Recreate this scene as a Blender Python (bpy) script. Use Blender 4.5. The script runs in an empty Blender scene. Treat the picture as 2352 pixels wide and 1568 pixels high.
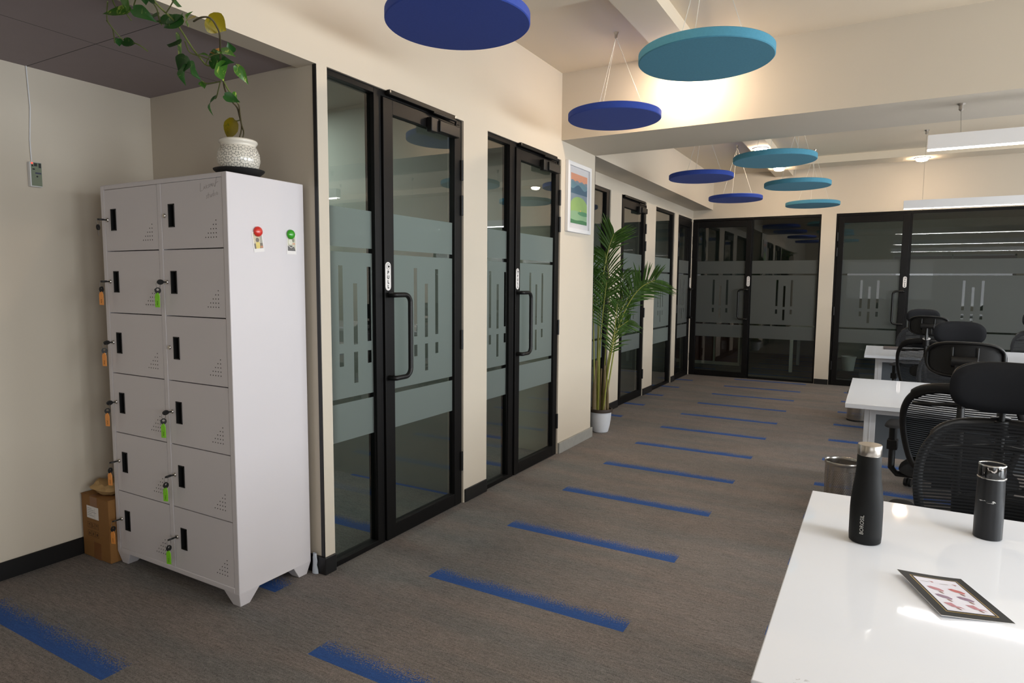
import bpy, bmesh, math, random
from mathutils import Vector, Matrix
random.seed(7)
S = bpy.context.scene
C = S.collection
PI = math.pi

# ------------------------------------------------------------------ camera
IMG_W, IMG_H = 2352, 1568
FPX = 1476.65
yaw, pitch, roll = math.radians(29.5665), math.radians(-5.1615), math.radians(0.4443)
fw = Vector((-math.sin(yaw)*math.cos(pitch), math.cos(yaw)*math.cos(pitch), math.sin(pitch)))
rt = Vector((math.cos(yaw), math.sin(yaw), 0)); up = rt.cross(fw)
r2 = rt*math.cos(roll)+up*math.sin(roll); u2 = -rt*math.sin(roll)+up*math.cos(roll)
cd = bpy.data.cameras.new('camera'); cam = bpy.data.objects.new('camera', cd); C.objects.link(cam)
cd.sensor_fit = 'HORIZONTAL'; cd.sensor_width = 36.0; cd.lens = FPX/IMG_W*36.0; cd.clip_start = .05; cd.clip_end = 100
M = Matrix((r2, u2, -fw)).transposed().to_4x4(); M.translation = Vector((2.2411, 0, 1.4)); cam.matrix_world = M
S.camera = cam

# ------------------------------------------------------------------ world, daylight, exposure
S.view_settings.view_transform = 'Standard'; S.view_settings.look = 'None'
S.view_settings.exposure = 0.0; S.view_settings.gamma = 1.0; S.view_settings.use_curve_mapping = False
w = bpy.data.worlds.new('sky'); S.world = w; w.use_nodes = True
nt = w.node_tree; bg = nt.nodes['Background']
sky = nt.nodes.new('ShaderNodeTexSky'); sky.sky_type = 'PREETHAM'; sky.turbidity = 4; sky.sun_direction = (0.5, -0.5, 0.7)
nt.links.new(sky.outputs['Color'], bg.inputs['Color']); bg.inputs['Strength'].default_value = 0.45
S.cycles.max_bounces = 8; S.cycles.diffuse_bounces = 4; S.cycles.glossy_bounces = 4; S.cycles.transmission_bounces = 6
S.cycles.transparent_max_bounces = 16; S.cycles.sample_clamp_indirect = 6.0; S.cycles.use_denoising = True
S.cycles.caustics_reflective = False; S.cycles.caustics_refractive = False

def area(name, loc, direction, sx, sy, power, col, shape='RECTANGLE', spread=PI):
    l = bpy.data.lights.new(name, 'AREA'); l.shape = shape; l.size = sx; l.size_y = sy; l.energy = power; l.color = col; l.spread = spread
    o = bpy.data.objects.new(name, l); C.objects.link(o); o.location = loc
    o.rotation_euler = Vector(direction).to_track_quat('-Z', 'Y').to_euler(); return o
DAY = (0.90, 0.96, 1.0); WARM = (1.0, 0.86, 0.70); COOL = (0.97, 0.98, 1.0)
WIN_R = [(-2.6, -0.6), (0.2, 2.6), (3.3, 5.7), (6.4, 9.2)]       # windows of the right wall, y ranges
for (a, b), pw in zip(WIN_R, (85, 135, 160, 100)):
    area('window_daylight', (7.46, (a+b)/2, 1.62), (-1, 0, -0.12), b-a-.1, 1.4, pw, DAY)
area('back_window_daylight', (4.2, -3.94, 1.4), (0, 1, -.1), 3.0, 1.2, 25, DAY)
DOWN = [(0.985, 2.25, .75), (1.0, 4.46, 1.7), (0.992, 7.902, 1), (1.015, 9.31, 1), (2.62, 9.371, 1)]
LIN = [(1.65, 2.248), (4.85, 2.248), (8.2, 2.231)]
for y, z in LIN:        # lamps inside the linear pendants
    area('linear_lamp', (4.25, y, z-.008), (0, 0, -1), 3.5, .045, 20 if y < 2 else 30, COOL)

for x, y, pw in ((-1.6, 2.85, 21), (-1.6, 4.35, 19), (-1.6, 6.6, 9), (-1.6, 8.55, 6)):      # added fill lights inside the cabins, without fixtures, to lift film and glass
    area('cabin_fill', (x, y, 2.6), (0, 0, -1), .6, .6, pw, (.92, 1.0, .97))

# ------------------------------------------------------------------ helpers
def lin(c):
    return tuple(((v/255)/12.92 if v/255 <= .04045 else ((v/255+.055)/1.055)**2.4) for v in c)
def N(m, t, **kw):
    n = m.node_tree.nodes.new(t)
    for k, v in kw.items():
        if k in ('operation', 'blend_type', 'noise_dimensions', 'data_type', 'wave_type', 'bands_direction', 'feature', 'distance', 'use_clamp'): setattr(n, k, v)
        else: n.inputs[k].default_value = v
    return n
def L(m, a, b): m.node_tree.links.new(a, b)
def new_mat(name):
    m = bpy.data.materials.new(name); m.use_nodes = True
    return m, m.node_tree.nodes['Principled BSDF']
def mth(m, op, a, b=None, c=None):
    n = m.node_tree.nodes.new('ShaderNodeMath'); n.operation = op
    for i, v in enumerate((a, b, c)):
        if v is None: continue
        if isinstance(v, (int, float)): n.inputs[i].default_value = v
        else: L(m, v, n.inputs[i])
    return n.outputs[0]
def mat(name, c, rough=.5, metal=0.0, var=.06, vs=12, bump=0.0, bs=300, coat=0.0, spec=.5, trans=0.0, emit=0.0):
    """a paint, plastic, metal or cloth: base colour with a faint mottling, fine bump where the surface has grain"""
    m, p = new_mat(name); col = lin(c)
    tc = N(m, 'ShaderNodeTexCoord'); nz = N(m, 'ShaderNodeTexNoise', Scale=vs, Detail=3.0)
    L(m, tc.outputs['Object'], nz.inputs['Vector'])
    mx = N(m, 'ShaderNodeMix', data_type='RGBA')
    mx.inputs[6].default_value = (*[v*(1-var) for v in col], 1); mx.inputs[7].default_value = (*[min(1, v*(1+var)) for v in col], 1)
    L(m, nz.outputs['Fac'], mx.inputs[0]); L(m, mx.outputs[2], p.inputs['Base Color'])
    p.inputs['Roughness'].default_value = rough; p.inputs['Metallic'].default_value = metal
    p.inputs['Coat Weight'].default_value = coat; p.inputs['Sheen Weight'].default_value = 0.03 if 'felt' in name else 0.0; p.inputs['Specular IOR Level'].default_value = spec
    p.inputs['Transmission Weight'].default_value = trans
    if emit:
        p.inputs['Emission Color'].default_value = (*col, 1); p.inputs['Emission Strength'].default_value = emit
    if bump:
        n2 = N(m, 'ShaderNodeTexNoise', Scale=bs, Detail=2.0); L(m, tc.outputs['Object'], n2.inputs['Vector'])
        b = N(m, 'ShaderNodeBump', Strength=bump, Distance=.002); L(m, n2.outputs['Fac'], b.inputs['Height']); L(m, b.outputs['Normal'], p.inputs['Normal'])
    return m

class MB:
    """collects shapes, then builds them as one mesh object"""
    def __init__(s, world=False): s.v = []; s.f = []; s.mi = []; s.cur = 0; s.W = world   # world: points given in room coordinates
    def add(s, vs, fs):
        o = len(s.v); s.v += [tuple(v) for v in vs]
        for f in fs: s.f.append(tuple(i+o for i in f)); s.mi.append(s.cur)
        return s
    def box(s, x0, x1, y0, y1, z0, z1):
        x0, x1 = sorted((x0, x1)); y0, y1 = sorted((y0, y1)); z0, z1 = sorted((z0, z1))
        return s.add([(x0,y0,z0),(x1,y0,z0),(x1,y1,z0),(x0,y1,z0),(x0,y0,z1),(x1,y0,z1),(x1,y1,z1),(x0,y1,z1)],
                     [(0,3,2,1),(4,5,6,7),(0,1,5,4),(1,2,6,5),(2,3,7,6),(3,0,4,7)])
    def hexa(s, lo, hi):   # two quads, lower and upper, counter-clockwise seen from above
        return s.add(list(lo)+list(hi), [(0,3,2,1),(4,5,6,7),(0,1,5,4),(1,2,6,5),(2,3,7,6),(3,0,4,7)])
    def tube(s, pts, r, n=8, cap=True, closed=False):
        pts = [Vector(p) for p in pts]; k = len(pts); vs = []; fs = []; prev = None
        for i, p in enumerate(pts):
            a = pts[(i-1) % k] if (closed or i > 0) else p; b = pts[(i+1) % k] if (closed or i < k-1) else p
            t = (b-a)
            if t.length < 1e-9: t = Vector((0,0,1))
            t.normalize()
            if prev is None:
                ref = Vector((0,0,1)) if abs(t.z) < .9 else Vector((1,0,0)); u = t.cross(ref).normalized()
            else:
                u = prev-t*prev.dot(t)
                u = u.normalized() if u.length > 1e-6 else t.cross(Vector((1,0,0))).normalized()
            prev = u; w_ = t.cross(u); rr = r[i] if isinstance(r, list) else r
            ra, rb = rr if isinstance(rr, (list, tuple)) else (rr, rr)
            for j in range(n):
                an = 2*PI*j/n; vs.append(p+u*math.cos(an)*ra+w_*math.sin(an)*rb)
        m = k if closed else k-1
        for i in range(m):
            for j in range(n):
                a, b = i*n+j, i*n+(j+1) % n; c, d = ((i+1) % k)*n+(j+1) % n, ((i+1) % k)*n+j
                fs.append((a, b, c, d))
        if cap and not closed: fs.append(tuple(range(n))[::-1]); fs.append(tuple((k-1)*n+j for j in range(n)))
        return s.add(vs, fs)
    def lathe(s, prof, c=(0,0,0), n=32, axis='z', ang=0.0, cap=True):
        vs = []; fs = []; c = Vector(c)
        for r, z in prof:
            for j in range(n):
                a = 2*PI*j/n+ang; q = (r*math.cos(a), r*math.sin(a), z)
                if axis == 'x': q = (q[2], q[0], q[1])
                elif axis == 'y': q = (q[1], q[2], q[0])
                vs.append(c+Vector(q))
        for i in range(len(prof)-1):
            for j in range(n): fs.append((i*n+j, i*n+(j+1) % n, (i+1)*n+(j+1) % n, (i+1)*n+j))
        if cap and prof[0][0] > 1e-6: fs.append(tuple(range(n))[::-1])
        if cap and prof[-1][0] > 1e-6: fs.append(tuple((len(prof)-1)*n+j for j in range(n)))
        return s.add(vs, fs)
    def prism(s, poly, f, a, b):    # 2D polygon, f(u,v,w) -> 3D point, extruded from w=a to w=b
        n = len(poly)
        vs = [f(u, v, a) for u, v in poly]+[f(u, v, b) for u, v in poly]
        return s.add(vs, [tuple(range(n))[::-1], tuple(range(n, 2*n))]+[(i, (i+1) % n, n+(i+1) % n, n+i) for i in range(n)])
    def sheet(s, grid):             # rows of points
        r, c = len(grid), len(grid[0])
        return s.add([p for row in grid for p in row], [(i*c+j, i*c+j+1, (i+1)*c+j+1, (i+1)*c+j) for i in range(r-1) for j in range(c-1)])
    def build(s, name, m, parent=None, bevel=0, seg=2, smooth=True, ang=35, solid=0, fix=True):
        if s.W and parent is not None:
            d = Vector((0,0,0)); q = parent
            while q: d += q.location; q = q.parent
            s.v = [tuple(Vector(v)-d) for v in s.v]
        me = bpy.data.meshes.new(name); me.from_pydata(s.v, [], s.f); me.update()
        for mm in (m if isinstance(m, list) else [m]): me.materials.append(mm)
        if isinstance(m, list): me.polygons.foreach_set('material_index', s.mi)
        if fix:
            bm = bmesh.new(); bm.from_mesh(me); bmesh.ops.remove_doubles(bm, verts=bm.verts, dist=1e-6)
            bmesh.ops.recalc_face_normals(bm, faces=bm.faces); bm.to_mesh(me); bm.free()
        if smooth:
            me.polygons.foreach_set('use_smooth', [True]*len(me.polygons)); me.set_sharp_from_angle(angle=math.radians(ang))
        o = bpy.data.objects.new(name, me); C.objects.link(o)
        if parent is not None: o.parent = parent
        if solid: md = o.modifiers.new('thickness', 'SOLIDIFY'); md.thickness = solid; md.offset = 0
        if bevel: md = o.modifiers.new('bevel', 'BEVEL'); md.width = bevel; md.segments = seg; md.limit_method = 'ANGLE'; md.angle_limit = math.radians(40)
        return o
def tag(o, label, cat, group=None, kind=None):
    o['label'] = label; o['category'] = cat
    if group: o['group'] = group
    if kind: o['kind'] = kind
    return o
def empty(name, label, cat, loc=(0,0,0), rz=0, group=None, kind=None):
    o = bpy.data.objects.new(name, None); C.objects.link(o); o.empty_display_size = .1
    o.location = loc; o.rotation_euler = (0, 0, rz)
    return tag(o, label, cat, group, kind)
def dup(o, parent=None):
    c = o.copy(); C.objects.link(c)
    if parent is not None: c.parent = parent
    for ch in list(o.children): dup(ch, c)
    return c
def struct(o, label, cat): return tag(o, label, cat, None, 'structure')
def shift(mb, d):
    mb.v = [(v[0]-d[0], v[1]-d[1], v[2]-d[2]) for v in mb.v]; return mb
def text_geo(s, size, bold=0.0):
    cu = bpy.data.curves.new('t', 'FONT'); cu.body = s; cu.size = size; cu.offset = bold; cu.align_x = 'CENTER'; cu.align_y = 'CENTER'; cu.resolution_u = 3
    o = bpy.data.objects.new('t', cu); C.objects.link(o); bpy.context.view_layer.update()
    me = o.evaluated_get(bpy.context.evaluated_depsgraph_get()).to_mesh()
    vs = [tuple(v.co) for v in me.vertices]; fs = [tuple(p.vertices) for p in me.polygons]
    o.evaluated_get(bpy.context.evaluated_depsgraph_get()).to_mesh_clear()
    bpy.data.objects.remove(o); bpy.data.curves.remove(cu); return vs, fs

# ------------------------------------------------------------------ materials
M_wall = mat('cream_wall_paint', (207, 197, 181), .75, var=.02, vs=3, bump=.06, bs=180)
M_ceil = mat('cream_ceiling_paint', (230, 216, 194), .8, var=.02, vs=3)
M_grey = mat('alcove_ceiling_board', (150, 140, 142), .9)
M_black = mat('black_skirting', (24, 24, 25), .35, var=.15)
M_alu = mat('black_anodised_aluminium', (13, 12, 12), .45, metal=.0, var=.12, vs=5, spec=.2)
M_alub = mat('black_handle_metal', (16, 16, 16), .42, var=.1, spec=.35)
M_stone = mat('grey_stone_skirting', (150, 150, 146), .55, var=.12, vs=30)
M_lock = mat('pale_grey_powder_coat', (214, 209, 212), .45, var=.015, vs=4, bump=.04, bs=500)
M_dark = mat('matt_black_plastic', (22, 22, 23), .55, var=.1)
M_pit = mat('black_recess', (8, 8, 9), .6)
M_chrome = mat('bright_metal', (200, 200, 198), .22, 1.0, var=.03)
M_steel = mat('brushed_steel', (188, 182, 174), .28, 1.0, var=.06, vs=40)
M_white = mat('white_laminate', (236, 236, 238), .08, var=.01, coat=.3)
M_wpl = mat('white_metal', (226, 226, 228), .4, var=.02)
M_wire = mat('thin_white_wire', (225, 222, 212), .4)
M_blue = mat('royal_blue_felt', (48, 74, 164), .95, var=.1, vs=90, bump=.25, bs=700)
M_teal = mat('teal_felt', (80, 148, 174), .95, var=.1, vs=90, bump=.25, bs=700)
M_print = mat('black_print', (20, 20, 22), .5)
M_paper = mat('white_paper', (232, 228, 226), .5, var=.02)
M_card = mat('brown_corrugated_card', (140, 98, 50), .8, var=.08, vs=6)
M_kraft = mat('kraft_paper', (172, 140, 94), .8, var=.12, vs=9)
M_tape = mat('brown_parcel_tape', (132, 88, 52), .3)
M_ink = mat('dark_brown_ink', (84, 56, 32), .8)
M_gtag = mat('lime_green_tag', (130, 208, 40), .4)
M_otag = mat('orange_tag', (232, 150, 72), .4)
M_red = mat('red_magnet_plastic', (214, 50, 40), .25, coat=.4)
M_green = mat('green_magnet_plastic', (56, 160, 36), .25, coat=.4)
M_led_r = mat('red_led', (255, 60, 50), .5, emit=3)
M_diff = mat('linear_light_diffuser', (255, 252, 246), .5, emit=9)
M_dl = [mat('downlight_diffuser', (255, 228, 196), .5, emit=150*k) for _, _, k in DOWN]

def carpet():
    m, p = new_mat('grey_brown_carpet_planks_with_blue_bars')
    tc = N(m, 'ShaderNodeTexCoord'); sp = N(m, 'ShaderNodeSeparateXYZ'); L(m, tc.outputs['Object'], sp.inputs[0]); X, Y = sp.outputs[0], sp.outputs[1]
    mp = N(m, 'ShaderNodeMapping'); mp.inputs['Scale'].default_value = (9, 75, 1); L(m, tc.outputs['Object'], mp.inputs[0])
    streak = N(m, 'ShaderNodeTexNoise', Scale=1.6, Detail=6.0, Roughness=.7); L(m, mp.outputs[0], streak.inputs['Vector'])
    fine = N(m, 'ShaderNodeTexNoise', Scale=300.0, Detail=3.0, Roughness=.7); L(m, tc.outputs['Object'], fine.inputs['Vector'])
    blot = N(m, 'ShaderNodeTexNoise', Scale=2.3, Detail=4.0); L(m, tc.outputs['Object'], blot.inputs['Vector'])
    mp2 = N(m, 'ShaderNodeMapping'); mp2.inputs['Scale'].default_value = (.9, 5, 1); L(m, tc.outputs['Object'], mp2.inputs[0])
    hue = N(m, 'ShaderNodeTexNoise', Scale=1.1, Detail=3.0); L(m, mp2.outputs[0], hue.inputs['Vector'])
    base = N(m, 'ShaderNodeMix', data_type='RGBA'); base.inputs[6].default_value = (*lin((140, 131, 126)), 1); base.inputs[7].default_value = (*lin((126, 124, 122)), 1)
    r0 = N(m, 'ShaderNodeMapRange'); r0.inputs[1].default_value = .35; r0.inputs[2].default_value = .65; L(m, hue.outputs['Fac'], r0.inputs[0]); L(m, r0.outputs[0], base.inputs[0])
    val = mth(m, 'MULTIPLY_ADD', streak.outputs['Fac'], 1.3, .10)
    val = mth(m, 'ADD', val, mth(m, 'MULTIPLY_ADD', fine.outputs['Fac'], 2.2, -.95))
    mid = N(m, 'ShaderNodeTexNoise', Scale=95.0, Detail=3.0, Roughness=.65); L(m, tc.outputs['Object'], mid.inputs['Vector'])
    val = mth(m, 'ADD', val, mth(m, 'MULTIPLY_ADD', mid.outputs['Fac'], 1.0, -.5))
    val = mth(m, 'MULTIPLY', val, mth(m, 'MULTIPLY_ADD', blot.outputs['Fac'], .35, .72))
    cv = N(m, 'ShaderNodeMix', data_type='RGBA', blend_type='MULTIPLY'); cv.inputs[0].default_value = 1
    L(m, base.outputs[2], cv.inputs[6]); L(m, val, cv.inputs[7])
    P = 1.478
    u = mth(m, 'DIVIDE', mth(m, 'SUBTRACT', X, .436), P); col = mth(m, 'FLOOR', u)
    fx = mth(m, 'MULTIPLY', mth(m, 'SUBTRACT', u, col), P)
    par = mth(m, 'ABSOLUTE', mth(m, 'SUBTRACT', col, mth(m, 'MULTIPLY', mth(m, 'FLOOR', mth(m, 'DIVIDE', col, 2)), 2)))
    y0 = mth(m, 'MULTIPLY_ADD', par, -.48, 1.635)
    d = mth(m, 'SUBTRACT', Y, y0); t = mth(m, 'SUBTRACT', d, mth(m, 'MULTIPLY', mth(m, 'FLOOR', mth(m, 'DIVIDE', d, .7507)), .7507))
    inx = mth(m, 'LESS_THAN', fx, .978)
    mp3 = N(m, 'ShaderNodeMapping'); mp3.inputs['Scale'].default_value = (160, 160, 1); L(m, tc.outputs['Object'], mp3.inputs[0])
    ft = N(m, 'ShaderNodeTexNoise', Scale=1.0, Detail=2.0); L(m, mp3.outputs[0], ft.inputs['Vector'])
    mp4 = N(m, 'ShaderNodeMapping'); mp4.inputs['Scale'].default_value = (9, 9, 1); L(m, tc.outputs['Object'], mp4.inputs[0])
    fl = N(m, 'ShaderNodeTexNoise', Scale=1.0, Detail=2.0); L(m, mp4.outputs[0], fl.inputs['Vector'])
    lim = mth(m, 'ADD', mth(m, 'MULTIPLY_ADD', ft.outputs['Fac'], .27, -.095), mth(m, 'MULTIPLY_ADD', fl.outputs['Fac'], .06, .015))
    iny = mth(m, 'LESS_THAN', t, lim)
    msk = mth(m, 'MULTIPLY', inx, iny)
    bl = N(m, 'ShaderNodeMix', data_type='RGBA', blend_type='MULTIPLY'); bl.inputs[0].default_value = 1; bl.inputs[6].default_value = (*lin((56, 90, 152)), 1)
    L(m, mth(m, 'MULTIPLY_ADD', val, .6, .45), bl.inputs[7])
    out = N(m, 'ShaderNodeMix', data_type='RGBA'); L(m, msk, out.inputs[0]); L(m, cv.outputs[2], out.inputs[6]); L(m, bl.outputs[2], out.inputs[7])
    L(m, out.outputs[2], p.inputs['Base Color']); p.inputs['Roughness'].default_value = .95; p.inputs['Specular IOR Level'].default_value = .15
    b = N(m, 'ShaderNodeBump', Strength=.5, Distance=.004); L(m, fine.outputs['Fac'], b.inputs['Height']); L(m, b.outputs['Normal'], p.inputs['Normal'])
    return m
M_carpet = carpet()

def glass():
    m, p = new_mat('tinted_door_glass'); t = m.node_tree; t.nodes.remove(p); out = t.nodes['Material Output']
    tr = N(m, 'ShaderNodeBsdfTransparent'); tr.inputs['Color'].default_value = (.80, .86, .84, 1)
    gl = N(m, 'ShaderNodeBsdfGlossy', Roughness=.0); fr = N(m, 'ShaderNodeFresnel', IOR=1.5); ge = N(m, 'ShaderNodeNewGeometry')
    nz = N(m, 'ShaderNodeTexNoise', Scale=.8, Detail=1.0); tc = N(m, 'ShaderNodeTexCoord'); L(m, tc.outputs['Object'], nz.inputs['Vector'])
    b = N(m, 'ShaderNodeBump', Strength=.02, Distance=.01); L(m, nz.outputs['Fac'], b.inputs['Height']); L(m, b.outputs['Normal'], gl.inputs['Normal'])
    mx = N(m, 'ShaderNodeMixShader'); L(m, mth(m, 'MULTIPLY', fr.outputs[0], mth(m, 'MULTIPLY_ADD', ge.outputs['Backfacing'], -2.2, 2.2)), mx.inputs[0]); L(m, tr.outputs[0], mx.inputs[1]); L(m, gl.outputs[0], mx.inputs[2])
    L(m, mx.outputs[0], out.inputs['Surface']); return m
M_glass = glass()
def film():
    m, p = new_mat('frosted_film'); t = m.node_tree; t.nodes.remove(p); out = t.nodes['Material Output']
    tr = N(m, 'ShaderNodeBsdfTransparent'); tr.inputs['Color'].default_value = (.85, .9, .9, 1)
    df = N(m, 'ShaderNodeBsdfDiffuse'); df.inputs['Color'].default_value = (.078, .083, .080, 1)
    tl = N(m, 'ShaderNodeBsdfTranslucent'); tl.inputs['Color'].default_value = (.55, .58, .58, 1)
    nz = N(m, 'ShaderNodeTexNoise', Scale=900.0); tc = N(m, 'ShaderNodeTexCoord'); L(m, tc.outputs['Object'], nz.inputs['Vector'])
    a = N(m, 'ShaderNodeAddShader'); L(m, df.outputs[0], a.inputs[0]); L(m, tl.outputs[0], a.inputs[1])
    mx = N(m, 'ShaderNodeMixShader'); L(m, mth(m, 'MULTIPLY_ADD', nz.outputs['Fac'], .06, .85), mx.inputs[0]); L(m, tr.outputs[0], mx.inputs[1]); L(m, a.outputs[0], mx.inputs[2])
    L(m, mx.outputs[0], out.inputs['Surface']); return m
M_film = film()
def mesh_cloth():
    m, p = new_mat('black_mesh_fabric'); t = m.node_tree; out = t.nodes['Material Output']
    p.inputs['Base Color'].default_value = (*lin((17, 18, 20)), 1); p.inputs['Roughness'].default_value = .8; p.inputs['Specular IOR Level'].default_value = .2
    tc = N(m, 'ShaderNodeTexCoord'); sp = N(m, 'ShaderNodeSeparateXYZ'); L(m, tc.outputs['Object'], sp.inputs[0])
    s = mth(m, 'FRACT', mth(m, 'MULTIPLY', sp.outputs[2], 1/.0105)); hole = mth(m, 'LESS_THAN', s, .46)
    tr = N(m, 'ShaderNodeBsdfTransparent'); mx = N(m, 'ShaderNodeMixShader')
    L(m, mth(m, 'MULTIPLY', hole, .52), mx.inputs[0]); L(m, p.outputs[0], mx.inputs[1]); L(m, tr.outputs[0], mx.inputs[2]); L(m, mx.outputs[0], out.inputs['Surface']); return m
M_mesh = mesh_cloth()
# ------------------------------------------------------------------ the room shell
FY = 10.096; XR = 7.5; YB = -4.0; ZC = 3.043; XG = -.294; YA = 2.154; XL = -1.255
struct(MB().box(-4.2, XR+.1, YB-.1, 14.2, -.06, 0).build('floor', M_carpet, smooth=False), 'grey brown plank carpet with rows of blue bars along the aisle', 'floor')
b = MB()
b.box(-.12, 0, YB, YA, 2.373, 3.1); b.box(-.12, 0, YB, -.6, 0, 2.373)
b.box(-.12, 0, YA, 2.217, 0, 3.1); b.box(-.12, 0, 2.217, 4.72, 2.378, 3.1); b.box(-.12, 0, 3.335, 3.612, 0, 2.378)
struct(b.build('wall_left', M_wall, smooth=False), 'cream wall over the two nearer glass doors', 'wall')
b = MB(); b.box(-.4, 0, 4.72, 5.42, 0, 3.1)
struct(b.build('wall_pillar', M_wall, smooth=False), 'cream pillar carrying the beam, with a framed print on it', 'wall')
b = MB(); b.box(XL-.1, -.12, YA, YA+.1, 0, 2.5)
struct(b.build('wall_alcove_back', M_wall, smooth=False), 'cream wall behind the locker cabinet', 'wall')
b = MB(); b.box(XL-.1, XL, YB, YA, 0, 2.5)
struct(b.build('wall_alcove_left', M_wall, smooth=False), 'cream wall left of the locker cabinet, with small controller', 'wall')
def seams():
    m = mat('alcove_ceiling_tiles', (150, 140, 143), .9, var=.03)
    p = m.node_tree.nodes['Principled BSDF']; src = p.inputs['Base Color'].links[0].from_socket
    tc = N(m, 'ShaderNodeTexCoord'); sp = N(m, 'ShaderNodeSeparateXYZ'); L(m, tc.outputs['Object'], sp.inputs[0])
    def ln(s, o): return mth(m, 'LESS_THAN', mth(m, 'ABSOLUTE', mth(m, 'SUBTRACT', mth(m, 'FRACT', mth(m, 'DIVIDE', mth(m, 'SUBTRACT', s, o-.3), .6)), .5)), .0035)
    k = mth(m, 'MAXIMUM', ln(sp.outputs[0], -.67), ln(sp.outputs[1], 1.568))
    mx = N(m, 'ShaderNodeMix', data_type='RGBA'); L(m, k, mx.inputs[0]); L(m, src, mx.inputs[6]); mx.inputs[7].default_value = (.06, .055, .06, 1)
    L(m, mx.outputs[2], p.inputs['Base Color']); return m
b = MB(); b.box(XL, -.12, YB, YA, 2.387, 2.45)
struct(b.build('ceiling_alcove', seams(), smooth=False), 'grey tiled low ceiling above the locker alcove', 'ceiling')
# corridor wall of glass set back beyond the pillar
LW = [(5.42, 6.587, 'w'), (6.927, 7.803, 'd'), (8.2, 9.083, 'w'), (9.27, 10.06, 'd')]
b = MB(); b.box(XG-.1, XG, 5.42, FY, 2.40, 2.6); b.box(XG-.1, XG, 6.587, 6.927, 0, 2.4); b.box(XG-.1, XG, 7.803, 8.2, 0, 2.4); b.box(XG-.1, XG, 9.083, 9.27, 0, 2.4); b.box(XG-.1, XG, 10.06, FY+.05, 0, 2.4)
struct(b.build('wall_corridor', M_wall, smooth=False), 'cream piers between the glass panels beyond the palm', 'wall')
b = MB(); b.box(XG-.1, 0, 5.42, FY, 2.53, 3.1)
struct(b.build('trim_1', M_wall, smooth=False), 'boxed soffit above the far left glass panels', 'soffit')
b = MB(); b.box(XG-.15, -.307, FY, FY+.1, 0, 3.1); b.box(-.307, XR, FY, FY+.1, 2.40, 3.1); b.box(1.496, 1.684, FY, FY+.1, 0, 2.4); b.box(5.2, XR, FY, FY+.1, 0, 2.4)
struct(b.build('wall_far', M_wall, smooth=False), 'cream far wall above the wide glass fronts', 'wall')
b = MB()
ys = [YB]+[v for ab in WIN_R for v in ab]+[FY+.1]
for i in range(0, len(ys), 2): b.box(XR, XR+.15, ys[i], ys[i+1], 0, 3.1)
for a, c in WIN_R: b.box(XR, XR+.15, a, c, 0, .85); b.box(XR, XR+.15, a, c, 2.4, 3.1)
struct(b.build('wall_right', M_wall, smooth=False), 'cream window wall at the right of the office', 'wall')
b = MB(); b.box(-.12, 2.6, YB-.12, YB, 0, 3.1); b.box(5.8, XR, YB-.12, YB, 0, 3.1); b.box(2.6, 5.8, YB-.12, YB, 0, .85); b.box(2.6, 5.8, YB-.12, YB, 2.4, 3.1); b.box(XL-.1, -.12, YB-.12, YB, 0, 2.5)
struct(b.build('wall_back', M_wall, smooth=False), 'cream wall behind the viewer', 'wall')
struct(MB().box(-.12, XR+.15, YB-.12, FY+.1, ZC, ZC+.08).build('ceiling', M_ceil, smooth=False), 'cream plaster ceiling over the open office', 'ceiling')
struct(MB().box(0, XR, 4.72, 5.42, 2.53, ZC).build('trim_2', M_wall, smooth=False), 'deep cream beam crossing the office from the pillar', 'beam')
b = MB(); b.box(.87, 1.1, YB, 4.72, 2.955, ZC); b.box(.87, 1.1, 5.42, FY, 2.955, ZC); b.box(0, XR, 3.05, 3.42, 2.957, ZC); b.box(1.1, XR, 9.2, 9.55, 2.953, ZC)
struct(b.build('trim_3', M_ceil, smooth=False), 'shallow dropped bands on the ceiling carrying the downlights', 'ceiling band')
# skirtings
def skirt(name, boxes, m, label): 
    b = MB(); [b.box(*q) for q in boxes]; struct(b.build(name, m, bevel=.003, smooth=False), label, 'skirting')
skirt('baseboard_left', [(-.0, .011, 3.345, 3.607, 0, .085)], M_black, 'black skirting between the two nearer glass doors')
skirt('baseboard_alcove', [(XL, XL+.012, YB, YA, 0, .085), (XL+.012, .012, YA-.012, YA, 0, .085), (0, .012, YA, 2.215, 0, .085)], M_black, 'black skirting round the locker alcove and its corner')
skirt('baseboard_pillar', [(0, .018, 4.725, 5.435, 0, .09)], M_stone, 'grey stone skirting at the foot of the pillar')
skirt('baseboard_corridor', [(XG, XG+.012, 6.60, 6.915, 0, .085), (XG, XG+.012, 7.815, 8.19, 0, .085), (XG, XG+.012, 9.09, 9.26, 0, .085)], M_black, 'black skirting on the piers beyond the palm')
skirt('baseboard_far', [(1.5, 1.682, FY-.012, FY, 0, .075)], M_black, 'black skirting on the far wall between the glass fronts')
struct(MB().box(-.022, -.001, YA-.004, YA, .085, 2.373).build('trim_4', M_black, smooth=False), 'black edge strip down the alcove corner', 'edge strip')
struct(MB().box(-.022, .002, 5.42, 5.425, .09, 2.53).build('trim_5', M_black, smooth=False), 'thin black edge strip at the far side of the pillar', 'edge strip')
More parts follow.
